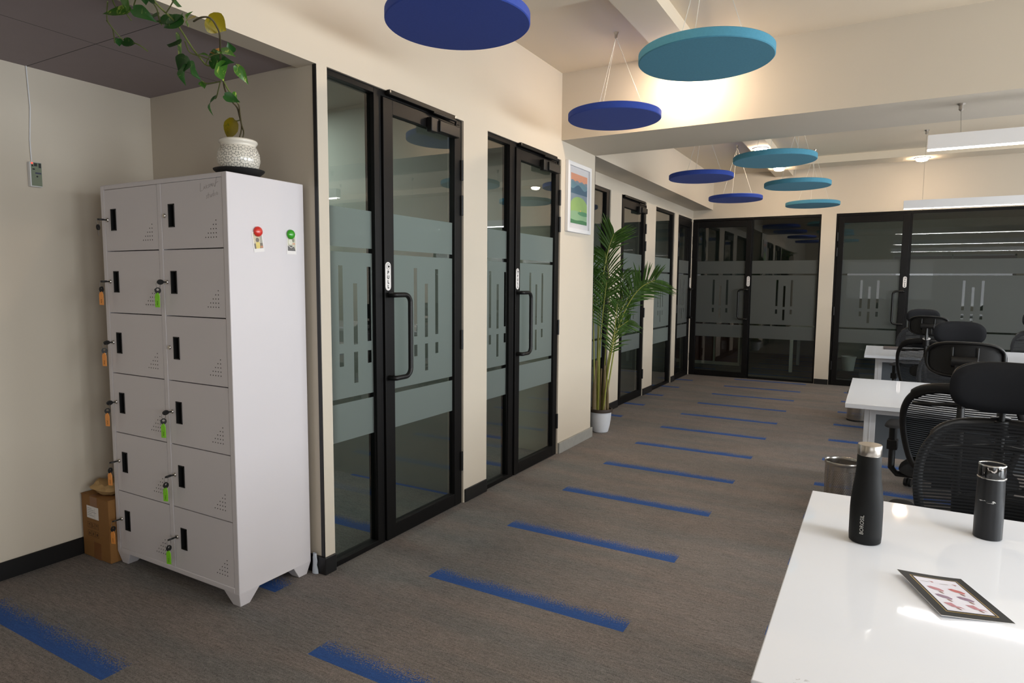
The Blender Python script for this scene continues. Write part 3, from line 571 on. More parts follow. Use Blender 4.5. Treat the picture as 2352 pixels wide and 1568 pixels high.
# ------------------------------------------------------------------ pothos on the cabinet
PX, PY, PZ = -.157, 1.856, 1.842
b = MB(); b.lathe([(.0001, .004), (.062, .002), (.072, .0), (.078, .004), (.101, .024), (.103, .029), (.098, .029), (.074, .010), (.0001, .009)], n=48)
o = b.build('saucer', M_dark); o.location = (PX, PY, PZ); tag(o, 'black plastic saucer under the patterned pot on the lockers', 'saucer')
pp = empty('potted_pothos', 'trailing pothos in a white pot with grey stars, on the locker top', 'potted plant', (PX, PY, PZ+.0095))
def star_glaze():
    m, p = new_mat('white_glaze_with_grey_stars'); tc = N(m, 'ShaderNodeTexCoord')
    sp = N(m, 'ShaderNodeSeparateXYZ'); L(m, tc.outputs['Object'], sp.inputs[0])
    th = mth(m, 'ARCTAN2', sp.outputs[1], sp.outputs[0])
    U = mth(m, 'MULTIPLY', th, 22/(2*PI)); V = mth(m, 'MULTIPLY', sp.outputs[2], 1/.0215)
    row = mth(m, 'FLOOR', V); U2 = mth(m, 'ADD', U, mth(m, 'MULTIPLY', row, .37))
    du = mth(m, 'SUBTRACT', mth(m, 'FRACT', U2), .5); dv = mth(m, 'SUBTRACT', mth(m, 'FRACT', V), .5)
    an = mth(m, 'ADD', mth(m, 'ARCTAN2', dv, du), mth(m, 'MULTIPLY', mth(m, 'ADD', row, mth(m, 'FLOOR', U2)), 1.7))
    rr = mth(m, 'SQRT', mth(m, 'ADD', mth(m, 'MULTIPLY', du, du), mth(m, 'MULTIPLY', dv, dv)))
    arm = mth(m, 'ABSOLUTE', mth(m, 'SUBTRACT', mth(m, 'FRACT', mth(m, 'MULTIPLY', an, 5/(2*PI))), .5))     # 0 between points, .5 at a point
    edge = mth(m, 'MULTIPLY_ADD', arm, .50, .20)
    line = mth(m, 'LESS_THAN', mth(m, 'ABSOLUTE', mth(m, 'SUBTRACT', rr, edge)), .055)
    zone = mth(m, 'LESS_THAN', sp.outputs[2], .113)
    nz = N(m, 'ShaderNodeTexNoise', Scale=28.0, Detail=2.0); L(m, tc.outputs['Object'], nz.inputs['Vector'])
    k = mth(m, 'MULTIPLY', mth(m, 'MULTIPLY', line, zone), mth(m, 'MULTIPLY_ADD', nz.outputs['Fac'], 2.2, -.1))
    mx = N(m, 'ShaderNodeMix', data_type='RGBA'); mx.inputs[6].default_value = (*lin((226, 220, 208)), 1); mx.inputs[7].default_value = (*lin((62, 68, 66)), 1)
    c = m.node_tree.nodes.new('ShaderNodeClamp'); L(m, k, c.inputs[0]); L(m, c.outputs[0], mx.inputs[0]); L(m, mx.outputs[2], p.inputs['Base Color'])
    p.inputs['Roughness'].default_value = .18; p.inputs['Coat Weight'].default_value = .4; return m
b = MB(); b.lathe([(.0001, .002), (.058, .0), (.064, .004), (.078, .028), (.0865, .058), (.084, .088), (.074, .112), (.069, .119), (.072, .126), (.077, .131), (.0775, .138), (.074, .143), (.069, .143), (.066, .136), (.066, .12)], n=56, cap=False)
b.build('pot', star_glaze(), pp, ang=70)
b = MB(); b.lathe([(.0001, .128), (.04, .126), (.067, .122)], n=24); b.build('soil', mat('potting_soil', (52, 40, 32), .95, var=.4, vs=90), pp)
def leaf_mat(name, c1, c2, amt=.5, vs=14):
    m, p = new_mat(name); tc = N(m, 'ShaderNodeTexCoord'); mp = N(m, 'ShaderNodeMapping'); mp.inputs['Scale'].default_value = (1, 1, .35); L(m, tc.outputs['Object'], mp.inputs[0])
    n = N(m, 'ShaderNodeTexNoise', Scale=vs*4.0, Detail=4.0, Distortion=1.2); L(m, mp.outputs[0], n.inputs['Vector'])
    r = N(m, 'ShaderNodeMapRange'); r.inputs[1].default_value = amt; r.inputs[2].default_value = amt+.09; L(m, n.outputs['Fac'], r.inputs[0])
    mx = N(m, 'ShaderNodeMix', data_type='RGBA'); mx.inputs[6].default_value = (*lin(c1), 1); mx.inputs[7].default_value = (*lin(c2), 1); L(m, r.outputs[0], mx.inputs[0]); L(m, mx.outputs[2], p.inputs['Base Color'])
    p.inputs['Roughness'].default_value = .32; p.inputs['Subsurface Weight'].default_value = 0.0
    tl = N(m, 'ShaderNodeBsdfTranslucent'); L(m, mx.outputs[2], tl.inputs['Color']); ms = N(m, 'ShaderNodeMixShader'); ms.inputs[0].default_value = .25
    L(m, p.outputs[0], ms.inputs[1]); L(m, tl.outputs[0], ms.inputs[2]); L(m, ms.outputs[0], m.node_tree.nodes['Material Output'].inputs['Surface']); return m
M_leaf = [leaf_mat('variegated_leaf', (70, 122, 40), (176, 196, 92), .56), leaf_mat('dark_green_leaf', (40, 88, 36), (150, 176, 96), .63), leaf_mat('yellow_leaf', (146, 130, 22), (112, 110, 28), .58), leaf_mat('withered_orange_leaf', (206, 146, 62), (168, 110, 50), .55)]
M_vine = mat('green_vine', (104, 116, 58), .6, var=.2); M_vine2 = mat('brown_vine_stem', (84, 76, 50), .7, var=.2)
LEAVES=[
 ((-0.096, 1.366, 2.33),(-0.207, 1.346, 2.341),0.086,0),
 ((-0.01, 1.321, 2.347),(-0.072, 1.353, 2.328),0.064,0),
 ((0.009, 1.335, 2.31),(0.06, 1.38, 2.274),0.050,1),
 ((-0.038, 1.443, 2.338),(-0.132, 1.468, 2.358),0.036,1),
 ((-0.008, 1.44, 2.321),(0.172, 1.399, 2.293),0.059,1),
 ((0.133, 1.422, 2.284),(0.002, 1.44, 2.287),0.047,1),
 ((0.129, 1.3, 2.31),(0.123, 1.305, 2.291),0.031,1),
 ((0.143, 1.308, 2.308),(0.087, 1.353, 2.32),0.023,1),
 ((0.155, 1.376, 2.325),(0.141, 1.419, 2.324),0.035,1),
 ((0.175, 1.44, 2.289),(0.114, 1.446, 2.282),0.026,2),
 ((0.176, 1.417, 2.26),(0.268, 1.372, 2.269),0.026,0),
 ((0.259, 1.435, 2.27),(0.251, 1.505, 2.255),0.082,2),
 ((-0.044, 1.53, 2.288),(-0.161, 1.599, 2.241),0.072,0),
 ((-0.04, 1.522, 2.267),(-0.135, 1.537, 2.284),0.053,1),
 ((-0.069, 1.564, 2.237),(-0.187, 1.616, 2.203),0.060,1),
 ((-0.105, 1.594, 2.221),(-0.194, 1.65, 2.171),0.064,1),
 ((-0.139, 1.636, 2.242),(-0.198, 1.724, 2.211),0.046,1),
 ((-0.119, 1.668, 2.18),(-0.124, 1.682, 2.159),0.035,0),
 ((0.098, 1.59, 2.231),(0.042, 1.591, 2.244),0.050,3),
 ((0.178, 1.581, 2.221),(0.181, 1.562, 2.249),0.036,1),
 ((0.169, 1.541, 2.212),(0.228, 1.559, 2.188),0.044,0),
 ((0.066, 1.582, 2.213),(0.176, 1.592, 2.186),0.074,1),
 ((0.136, 1.557, 2.178),(0.084, 1.614, 2.14),0.069,0),
 ((0.132, 1.635, 2.19),(0.142, 1.677, 2.136),0.040,0),
 ((0.017, 1.67, 2.111),(0.059, 1.703, 2.089),0.043,1),
 ((-0.09, 1.704, 2.124),(-0.204, 1.775, 2.084),0.035,1),
 ((-0.123, 1.813, 2.062),(-0.226, 1.858, 2.01),0.066,2),
 ((-0.459, 1.543, 2.363),(-0.473, 1.554, 2.34),0.036,1),
 ((-0.331, 1.492, 2.317),(-0.252, 1.486, 2.291),0.042,1),
 ((-0.001, 1.571, 2.233),(0.083, 1.566, 2.211),0.023,0),
 ((0.025, 1.695, 2.122),(0.009, 1.728, 2.115),0.031,0),
]
VINES=[
  [(-0.131, 1.87, 2.003), (-0.13, 1.863, 2.024), (-0.098, 1.828, 2.05), (-0.053, 1.787, 2.078), (-0.009, 1.745, 2.104), (-0.029, 1.72, 2.125), (-0.024, 1.703, 2.137), (0.007, 1.671, 2.155), (0.04, 1.647, 2.166), (0.102, 1.591, 2.193), (0.161, 1.546, 2.21), (0.25, 1.48, 2.231), (0.283, 1.445, 2.242), (0.298, 1.412, 2.255), (0.258, 1.408, 2.264), (0.193, 1.424, 2.269)] ,
  [(-0.142, 1.87, 2.01), (-0.121, 1.846, 2.038), (-0.066, 1.794, 2.074), (-0.037, 1.762, 2.095), (-0.036, 1.741, 2.11)] ,
  [(-0.009, 1.745, 2.104), (0.004, 1.696, 2.138), (0.021, 1.664, 2.157), (0.068, 1.605, 2.189), (0.014, 1.596, 2.203), (0.016, 1.57, 2.219), (0.026, 1.535, 2.239), (0.043, 1.504, 2.254), (0.078, 1.448, 2.278), (0.092, 1.42, 2.289), (0.094, 1.391, 2.303), (0.098, 1.361, 2.316), (0.11, 1.333, 2.326), (0.134, 1.298, 2.336)] ,
  [(0.094, 1.391, 2.303), (0.189, 1.352, 2.302), (0.259, 1.319, 2.302)] ,
  [(-0.007, 1.438, 2.299), (0.023, 1.41, 2.307), (0.065, 1.378, 2.315), (0.085, 1.354, 2.322)] ,
  [(-0.134, 1.326, 2.379), (-0.293, 1.41, 2.367), (-0.333, 1.452, 2.35), (-0.345, 1.494, 2.327), (-0.294, 1.507, 2.309), (-0.272, 1.521, 2.297), (-0.262, 1.542, 2.282)] ,
  [(-0.309, 1.417, 2.366), (-0.34, 1.455, 2.35), (-0.422, 1.507, 2.331)] ,
  [(-0.131, 1.371, 2.356), (-0.141, 1.392, 2.348), (-0.158, 1.42, 2.336)] ,
  [(0.023, 1.333, 2.344), (-0.038, 1.361, 2.343), (-0.06, 1.378, 2.339)] ,
  [(0.021, 1.664, 2.157), (0.062, 1.588, 2.201), (0.036, 1.563, 2.22), (-0.01, 1.546, 2.238), (0.028, 1.501, 2.258)] ,
  [(0.151, 1.549, 2.21), (0.077, 1.563, 2.214), (0.016, 1.591, 2.206)] ,
  [(-0.107, 1.658, 2.181), (-0.084, 1.668, 2.17), (0.008, 1.659, 2.163)] ,
  [(-0.081, 1.811, 2.062), (-0.129, 1.818, 2.062)] ,
  [(0.0, 1.661, 2.163), (-0.105, 1.72, 2.135), (-0.128, 1.727, 2.133)] ,
  [(0.186, 1.591, 2.18), (0.182, 1.602, 2.174)] ,
  [(-0.094, 1.319, 2.374), (-0.15, 1.361, 2.365), (-0.163, 1.392, 2.352)] ,
]

VC = Vector((2.2411, 0, 1.4))
def heart(b, base, tip, wd, sag):
    base, tip = Vector(base), Vector(tip); ax = tip-base; ln = ax.length; a = ax/ln; mid = (base+tip)/2
    nrm = Vector((1.0+rl.uniform(-.5, .5), -.9+rl.uniform(-.5, .5), .25+rl.uniform(-.5, .5))); nrm = (nrm-a*nrm.dot(a)).normalized(); side = a.cross(nrm)
    prof = [(-.07, .36), (.0, .64), (.09, .86), (.2, .95), (.36, .86), (.53, .66), (.7, .42), (.86, .18), (1.0, .01)]; rows_ = []
    for t_, w_ in prof:
        c = base+a*ln*t_+nrm*(sag*ln*math.sin(PI*max(t_, 0))); hw = wd/2*w_
        tt = c-a*(ln*.05 if t_ <= 0 else 0)
        rows_.append([tt-side*hw+nrm*hw*.22, tt-side*hw*.55+nrm*hw*.06, c-nrm*hw*.08, tt+side*hw*.55+nrm*hw*.06, tt+side*hw+nrm*hw*.22])
    b.sheet(rows_)
sets = {0: MB(True), 1: MB(True), 2: None, 3: None}; rl = random.Random(5)
for base, tip, wd, k in LEAVES:
    if k < 2: heart(sets[k], base, tip, wd, rl.uniform(-.12, .14))
    else:
        b = MB(True); heart(b, base, tip, wd, .1); y = b.build('yellow_leaf' if k == 2 else 'withered_leaf', M_leaf[k], pp, ang=60, fix=False); y['label'] = 'yellowed leaf' if k == 2 else 'withered orange leaf'
f0 = sets[0].build('foliage', M_leaf[0], pp, ang=60, fix=False); f0['label'] = 'variegated green leaves'
f1 = sets[1].build('foliage', M_leaf[1], pp, ang=60, fix=False); f1['label'] = 'dark green leaves'
for i, v in enumerate(VINES):
    v = [Vector((p[0], p[1], min(p[2], 2.362))) for p in v]
    if i < 2: v[0] = Vector((PX+.012*(1-2*i), PY, PZ+.13))
    sm = []
    for j in range(len(v)-1):
        p0, p1, p2, p3 = v[max(j-1, 0)], v[j], v[j+1], v[min(j+2, len(v)-1)]
        for q in range(4):
            s = q/4; sm.append(.5*((2*p1)+(p2-p0)*s+(2*p0-5*p1+4*p2-p3)*s*s+(3*p1-p0-3*p2+p3)*s*s*s))
    sm.append(v[-1]); b = MB(True); b.tube(sm, .0032 if i < 3 else .0022, 6); b.build('vine', M_vine2 if i < 2 else M_vine, pp)
# ------------------------------------------------------------------ framed print on the pillar
pf = empty('framed_print', 'white framed print of green hills and lake on the pillar', 'picture', (0, 5.04, 2.11))
y0, y1, z0, z1 = 4.80, 5.282, 1.827, 2.393
b = MB(True)
for q in ((y0, y0+.032, z0, z1), (y1-.032, y1, z0, z1), (y0+.032, y1-.032, z0, z0+.032), (y0+.032, y1-.032, z1-.032, z1)): b.box(.001, .028, *q)
b.build('frame', M_wpl, pf, bevel=.002, smooth=False)
b = MB(True); b.box(.001, .012, y0+.03, y1-.03, z0+.03, z1-.03); b.build('mount', mat('pale_mount_board', (206, 204, 206), .6), pf, smooth=False)
a0, a1, c0, c1 = y0+.085, y1-.06, z0+.075, z1-.085; aw, ah = a1-a0, c1-c0
ar = MB(True); ar.box(.012, .0125, a0, a1, c0, c1); art = ar.build('artwork', mat('print_grey_blue', (120, 134, 146), .7, var=.1, vs=20), pf, smooth=False)
def wavy(zb_, zt_, at, ab, fq, ph): return [(0, zb_)]+[(i/24, zb_+ab*math.sin(fq*i/24+ph)) for i in range(1, 24)]+[(1, zb_)]+[(1-i/24, zt_+at*math.sin(fq*1.7*(1-i/24)+ph)) for i in range(25)]
def pic(nm, col, poly, k):
    b = MB(True); b.add([(.0128+.00015*k, a0+aw*min(max(u, 0), 1), c0+ah*min(max(v, 0), 1)) for u, v in poly], [tuple(range(len(poly)))]); b.build(nm, mat('print_'+nm, col, .7, var=.06, vs=20), art, smooth=False, fix=False)
pic('sunset_sky', (214, 150, 120), [(0, 1), (1, 1), (1, .86)]+[(1-i/12, .86+.015*math.sin(i*1.9)) for i in range(1, 12)]+[(0, .86)], 0)
pic('far_hill', (100, 132, 144), wavy(.62, .82, .02, 0, 6, 1), 1); pic('near_hill', (68, 96, 116), wavy(.60, .74, .045, 0, 5, 4), 2)
pic('round_hill', (142, 172, 104), [(.5+.56*math.cos(PI*i/24), .30+.25*math.sin(PI*i/24)) for i in range(25)]+[(0, .05), (1, .05)], 3)
pic('lake', (136, 170, 132), wavy(.05, .24, .02, 0, 3, 0), 4); pic('wood_patch', (84, 136, 100), EL(.78, .22, .36, .045), 5); pic('sail', (232, 170, 110), [(.56, .26), (.62, .26), (.6, .30)], 6); pic('foreground_bank', (72, 120, 82), wavy(0, .075, .008, 0, 5, 2), 7)
# ------------------------------------------------------------------ areca palm beyond the pillar
AX, AY = .0, 5.67
pl = empty('potted_palm', 'tall areca palm in a white plastic pot beyond the pillar', 'potted plant', (AX, AY, 0))
b = MB(); b.lathe([(.0001, .003), (.066, .0), (.074, .006), (.088, .06), (.097, .12), (.103, .205), (.1, .205), (.088, .19)], n=40); b.build('pot', mat('white_plastic_pot', (216, 222, 232), .35), pl)
b = MB(); b.lathe([(.101, .196), (.112, .196), (.114, .212), (.112, .224), (.104, .226), (.1, .216)], n=40, cap=False); b.build('rim', mat('dark_brown_rim', (58, 48, 42), .5), pl)
b = MB(); b.lathe([(.0001, .205), (.06, .204), (.101, .2)], n=24); b.build('soil', mat('palm_soil', (62, 44, 34), .95, var=.4, vs=80), pl)
M_palm = leaf_mat('palm_green', (58, 92, 34), (84, 120, 46), .55, 4); M_stem = mat('palm_stem_yellow_green', (138, 142, 62), .5, var=.25, vs=14); M_sheath = mat('palm_sheath', (112, 98, 70), .7, var=.3, vs=20)
def frond(pts, n, length, start, seed, droop=.25, blade=1.0):
    rnd = random.Random(seed); v = [Vector(p) for p in pts]; sm = []
    for j in range(len(v)-1):
        p0, p1, p2, p3 = v[max(j-1, 0)], v[j], v[j+1], v[min(j+2, len(v)-1)]
        for q in range(10):
            s = q/10; sm.append(.5*((2*p1)+(p2-p0)*s+(2*p0-5*p1+4*p2-p3)*s*s+(3*p1-p0-3*p2+p3)*s*s*s))
    sm.append(v[-1]); m = len(sm)
    b = MB(True); b.tube(sm, [.0075*(1-.8*i/(m-1))+.0012 for i in range(m)], 7); fo = b.build('frond_stem', M_stem, pl)
    b = MB(True)
    for i in range(n):
        t_ = start+(1-start)*(i/(n-1)); k = min(int(t_*(m-1)), m-2); p = sm[k].lerp(sm[k+1], t_*(m-1)-k); d = (sm[min(k+1, m-1)]-sm[max(k-1, 0)]).normalized()
        s1 = d.cross(Vector((.35, -1, 0)).normalized()); s1.normalize()
        for sd in (-1, 1):
            lt = 1.12*length*(math.sin(PI*(.18+.72*(t_-start)/(1-start)))**.7)*rnd.uniform(.85, 1.1)
            dr = (s1*sd*.75+d*(.55+.5*(t_-start)/(1-start))+Vector((rnd.uniform(-.15, .15), rnd.uniform(-.3, .3), rnd.uniform(-.05, .15)))).normalized(); wv = dr.cross(Vector((0, -1, .3))); wv.normalize(); g = []
            for q in range(6):
                s = q/5; c = p+dr*lt*s+Vector((0, 0, -droop*lt*s*s)); hw = .0078*blade*math.sin(PI*(.12+.86*s))
                c.x = max(c.x, XG+.03); g.append([c-wv*hw, c+Vector((0, -.002, 0)), c+wv*hw])
            b.sheet(g)
    b.build('frond_leaflets', M_palm, fo, ang=60, fix=False)
Fz = [
 ([(-.03, 5.66, .2), (-.03, 5.66, .9), (-.0, 5.66, 1.45), (.05, 5.66, 1.72), (.10, 5.66, 1.86)], 22, .24, .74, .10),
 ([(.02, 5.68, .2), (.08, 5.7, .75), (.20, 5.72, 1.15), (.33, 5.74, 1.36), (.47, 5.76, 1.44)], 22, .27, .60, .18),
 ([(.0, 5.7, .2), (.02, 5.72, .8), (.03, 5.76, 1.35), (-.04, 5.8, 1.7)], 20, .26, .62, .2),
 ([(.01, 5.69, .2), (.05, 5.72, .7), (.10, 5.76, .95), (.21, 5.8, 1.06)], 14, .17, .62, .35),
 ([(-.05, 5.64, .2), (-.06, 5.62, .8), (-.07, 5.6, 1.25), (-.09, 5.56, 1.62)], 20, .24, .58, .2),
 ([(.0, 5.72, .2), (.05, 5.8, .85), (.12, 5.92, 1.2), (.24, 6.0, 1.42)], 18, .24, .55, .2),
 ([(-.02, 5.66, .2), (.0, 5.62, .75), (.03, 5.6, 1.12), (.07, 5.58, 1.42)], 20, .22, .55, .25),
 ([(.02, 5.72, .2), (.06, 5.85, .8), (.06, 6.0, 1.2), (.02, 6.15, 1.5)], 18, .24, .55, .2),
 ([(-.06, 5.7, .2), (-.07, 5.74, .8), (-.1, 5.78, 1.2), (-.16, 5.8, 1.5)], 16, .2, .6, .2),
 ([(.03, 5.66, .2), (.08, 5.64, .6), (.13, 5.62, .86), (.17, 5.6, 1.22)], 16, .2, .55, .25)]
for i, f in enumerate(Fz): frond(*f[:4], seed=i+3, droop=f[4])
for i, (x, y, h_, r) in enumerate(((-.055, 5.64, .48, .022), (-.02, 5.70, .40, .018), (.035, 5.67, .44, .019), (.05, 5.72, .30, .014))):
    b = MB(True); b.tube([(x, y, .2), (x*.98, y, .2+h_*.5), (x*.8+.005, y, .2+h_)], [r, r*.8, r*.45], 10); b.build('sheath', M_sheath, pl)
# ------------------------------------------------------------------ hanging felt discs
def disc(x, y, z, r, zc, m, label, hang=True, top=0.0):
    e = empty('acoustic_panel', label, 'acoustic panel', (x, y, z), group='felt discs hung under the ceiling')
    b = MB(); th = .042; b.lathe([(.0001, 0), (r-.004, 0), (r, .004), (r, th-.004), (r-.004, th), (.0001, th)], n=72); b.build('felt_disc', m, e, ang=30)
    h = zc-z-.03; ws = []
    for k in range(3):
        a = 2*PI*k/3+.52; b = MB(); b.tube([(r*.68*math.cos(a), r*.68*math.sin(a), th), (0, 0, h)], .0016, 5); b.build('suspension_wire', M_wire, e)
    b = MB(); b.lathe([(.004, h-.012), (.009, h-.006), (.009, h+.012), (.016, h+.03)], n=12); b.build('ceiling_hook', M_steel, e)
def DZ(x, y): return 2.955 if .86 < x < 1.11 else ZC
RD = .305
disc(.642, 2.336, 2.485, RD, ZC, M_blue, 'royal blue disc nearest the viewer, cut by the top edge')
disc(.661, 4.136, 2.484, RD, ZC, M_blue, 'royal blue disc in front of the beam, near the pillar')
disc(.677, 6.475, 2.43, RD, ZC, M_blue, 'royal blue disc just beyond the beam')
disc(.708, 8.053, 2.405, RD, ZC, M_blue, 'lowest royal blue disc, over the far end of the aisle')
disc(1.487, 3.126, 2.434, RD, ZC, M_teal, 'large teal disc in front of the lit beam')
disc(1.45, 5.70, 2.405, .32, ZC, M_teal, 'teal disc just beyond the beam under the downlight')
disc(1.493, 6.984, 2.37, RD, ZC, M_teal, 'teal disc right of the blue ones in the far bay')
disc(1.488, 8.726, 2.37, RD, ZC, M_teal, 'smallest teal disc near the far wall')
# ------------------------------------------------------------------ ceiling lights
names = {(0.985, 2.25): 'warm downlight over the nearest glass door', (1.0, 4.46): 'warm downlight behind the large teal disc, washing the beam', (0.992, 7.902): 'bright downlight just above the teal disc beyond the beam', (1.015, 9.31): 'bright downlight seen below that teal disc', (2.62, 9.371): 'bright downlight right of the discs, below the linear light'}
for i, (x, y, k) in enumerate(DOWN):
    z = 2.955 if y < 9.2 else 2.953
    e = empty('downlight', names[x, y], 'downlight', (x, y, z), group='round warm downlights')
    b = MB(); b.lathe([(.070, 0), (.086, 0), (.086, -.004), (.080, -.009), (.070, -.009)], n=40, cap=False); b.build('trim_ring', M_wpl, e)
    b = MB(); b.lathe([(.0001, -.042), (.035, -.040), (.057, -.032), (.069, -.012), (.069, -.001)], n=40); b.build('diffuser', M_dl[i], e)
for i, (y, z) in enumerate(LIN):
    e = empty('linear_light', ['linear pendant light over the near white desk', 'upper white linear pendant light under the beam', 'lower white linear pendant light in front of the far wall'][i], 'pendant light', (4.25, y, z), group='white linear pendants')
    x0 = 2.46 if i < 2 else 2.43; x1 = 6.1
    b = MB(True); b.box(x0, x1, y-.031, y-.027, z, z+.086); b.box(x0, x1, y+.027, y+.031, z, z+.086); b.box(x0, x1, y-.027, y+.027, z+.080, z+.086); b.box(x0, x0+.003, y-.027, y+.027, z, z+.08); b.box(x1-.003, x1, y-.027, y+.027, z, z+.08); b.build('housing', M_wpl, e, smooth=False)
    b = MB(True); b.box(x0+.003, x1-.003, y-.0268, y+.0268, z-.004, z+.012); b.build('diffuser', M_diff, e, smooth=False)
    for xx in (x0+.17, 4.2, 5.7):
        yt, zt = (y, ZC) if i != 1 else (4.936, 2.53)
        b = MB(True); b.tube([(xx, y, z+.086), (xx, yt, zt-.03)], .0014, 5); b.build('suspension_wire', M_steel, e)
        b = MB(True); b.lathe([(.006, -.045), (.014, -.035), (.014, -.012), (.024, 0)], (xx, yt, zt), 14); b.build('ceiling_hook', M_steel, e)
# ------------------------------------------------------------------ desks
def desk_top_mat(stain=None):
    m = mat('glossy_white_laminate' if not stain else 'glossy_white_laminate_with_smudge', (231, 235, 243), .035, var=.008, vs=2, coat=.0, spec=.5)
    if stain:
        p = m.node_tree.nodes['Principled BSDF']; src = p.inputs['Base Color'].links[0].from_socket
        tc = N(m, 'ShaderNodeTexCoord'); v = N(m, 'ShaderNodeVectorMath'); v.operation = 'DISTANCE'; v.inputs[1].default_value = stain; L(m, tc.outputs['Object'], v.inputs[0])
        nz = N(m, 'ShaderNodeTexNoise', Scale=110.0, Detail=3.0); L(m, tc.outputs['Object'], nz.inputs['Vector'])
        k = mth(m, 'MULTIPLY', mth(m, 'LESS_THAN', v.outputs['Value'], .022), mth(m, 'GREATER_THAN', nz.outputs['Fac'], .56))
        mx = N(m, 'ShaderNodeMix', data_type='RGBA'); L(m, mth(m, 'MULTIPLY', k, .35), mx.inputs[0]); L(m, src, mx.inputs[6]); mx.inputs[7].default_value = (*lin((120, 118, 112)), 1); L(m, mx.outputs[2], p.inputs['Base Color'])
    return m
M_top = desk_top_mat(); M_scr = mat('grey_modesty_panel', (112, 118, 124), .6)
def desk(x0, x1, y0, y1, label, m):
    e = empty('desk', label, 'desk', ((x0+x1)/2, (y0+y1)/2, 0), group='white bench desks'); ym = (y0+y1)/2
    b = MB(True); b.box(x0, x1, y0, y1, .724, .75); b.build('desktop', m, e, bevel=.0025)
    for y in (y0+.15, y1-.21):
        for x in (x0+.095, (x0+x1)/2, x1-.155):
            b = MB(True); b.box(x, x+.058, y, y+.06, 0, .724); b.box(x+.026, x+.032, y-.0015, y, .02, .70); b.build('leg', M_wpl, e, bevel=.002)
    b = MB(True); b.box(x0+.155, x1-.155, ym-.01, ym+.01, .34, .724); b.build('modesty_panel', M_scr, e, smooth=False)
    for y in (y0+.16, y1-.2):
        b = MB(True); b.box(x0+.153, x1-.155, y, y+.04, .675, .722); b.build('rail', M_wpl, e, smooth=False)
    return e
DX1 = 6.0
desk(2.09, DX1, 1.075, 2.216, 'near glossy white desk with two bottles and a card', desk_top_mat((2.17-(2.09+DX1)/2, 1.10-1.6455, .75)))
desk(2.112, DX1, 4.0, 5.14, 'middle white desk, with a steel bin beside its leg', M_top)
desk(2.155, DX1, 6.93, 8.07, 'far white desk with a dark notebook near its corner', M_top)
b = MB(); b.box(-.075, .085, -.13, .13, 0, .014); o = b.build('notebook', mat('dark_brown_cover', (72, 66, 66), .5), bevel=.002); o.location = (2.395, 7.80, .7502); tag(o, 'dark brown notebook on the far white desk', 'notebook')
# ------------------------------------------------------------------ office chairs
M_pad = mat('black_foam_fabric', (21, 22, 25), .9, var=.12, vs=60, bump=.12, bs=900, spec=.2); M_frm = mat('black_glass_filled_nylon', (17, 17, 18), .42, var=.1, spec=.35)
def catmull(v, n=6, closed=False):
    v = [Vector(p) for p in v]; k = len(v); sm = []; rng = k if closed else k-1
    for j in range(rng):
        g = (lambda i: v[i % k]) if closed else (lambda i: v[min(max(i, 0), k-1)])
        p0, p1, p2, p3 = g(j-1), g(j), g(j+1), g(j+2)
        for q in range(n):
            s = q/n; sm.append(.5*((2*p1)+(p2-p0)*s+(2*p0-5*p1+4*p2-p3)*s*s+(3*p1-p0-3*p2+p3)*s*s*s))
    if not closed: sm.append(v[-1])
    return sm
def by(x, z): return -.205-.115*(z-.5)/.47+.055*(x/.25)**2+.035*math.sin(PI*(z-.5)/.47)
HALF = catmull([(0, .945, 0), (.09, .942, 0), (.165, .922, 0), (.215, .877, 0), (.243, .815, 0), (.25, .745, 0), (.243, .67, 0), (.222, .58, 0), (.195, .515, 0), (.15, .487, 0), (.07, .48, 0), (0, .478, 0)], 5)
HALF = [(abs(p.x), p.y) for p in HALF]
def slab(b, hw, hh, th, zc, yf, rad=3.2, curve=.0, nu=20, nv=12, back=True):
    """rounded padded slab, superellipse outline, front face bulging to +y"""
    g = []
    for i in range(nv+1):
        v = -1+2*i/nv; row = []
        for j in range(nu+1):
            u = -1+2*j/nu; e_ = rad
            s = (abs(u)**e_+abs(v)**e_)**(1/e_) or 1; m_ = max(abs(u), abs(v)); k = m_/s if m_ else 1
            row.append((u*k*hw, v*k*hh, m_))
        g.append(row)
    fr = [[(x, yf+curve*(x/hw)**2+th*math.sqrt(max(0, 1-m_**2.6)), zc+z) for x, z, m_ in r] for r in g]
    bk = [[(x*.985, yf+curve*(x/hw)**2-(th*.25*math.sqrt(max(0, 1-m_**3)) if back else 0), zc+z*.985) for x, z, m_ in r][::-1] for r in g]
    b.sheet(fr); b.sheet(bk)
    rim = lambda G: [G[0][j] for j in range(nu+1)]+[G[i][nu] for i in range(1, nv+1)]+[G[nv][j] for j in range(nu-1, -1, -1)]+[G[i][0] for i in range(nv-1, 0, -1)]
    bk2 = [r[::-1] for r in bk]; A, B = rim(fr), rim(bk2); n = len(A); b.add(A+B, [(i, (i+1) % n, n+(i+1) % n, n+i) for i in range(n)])
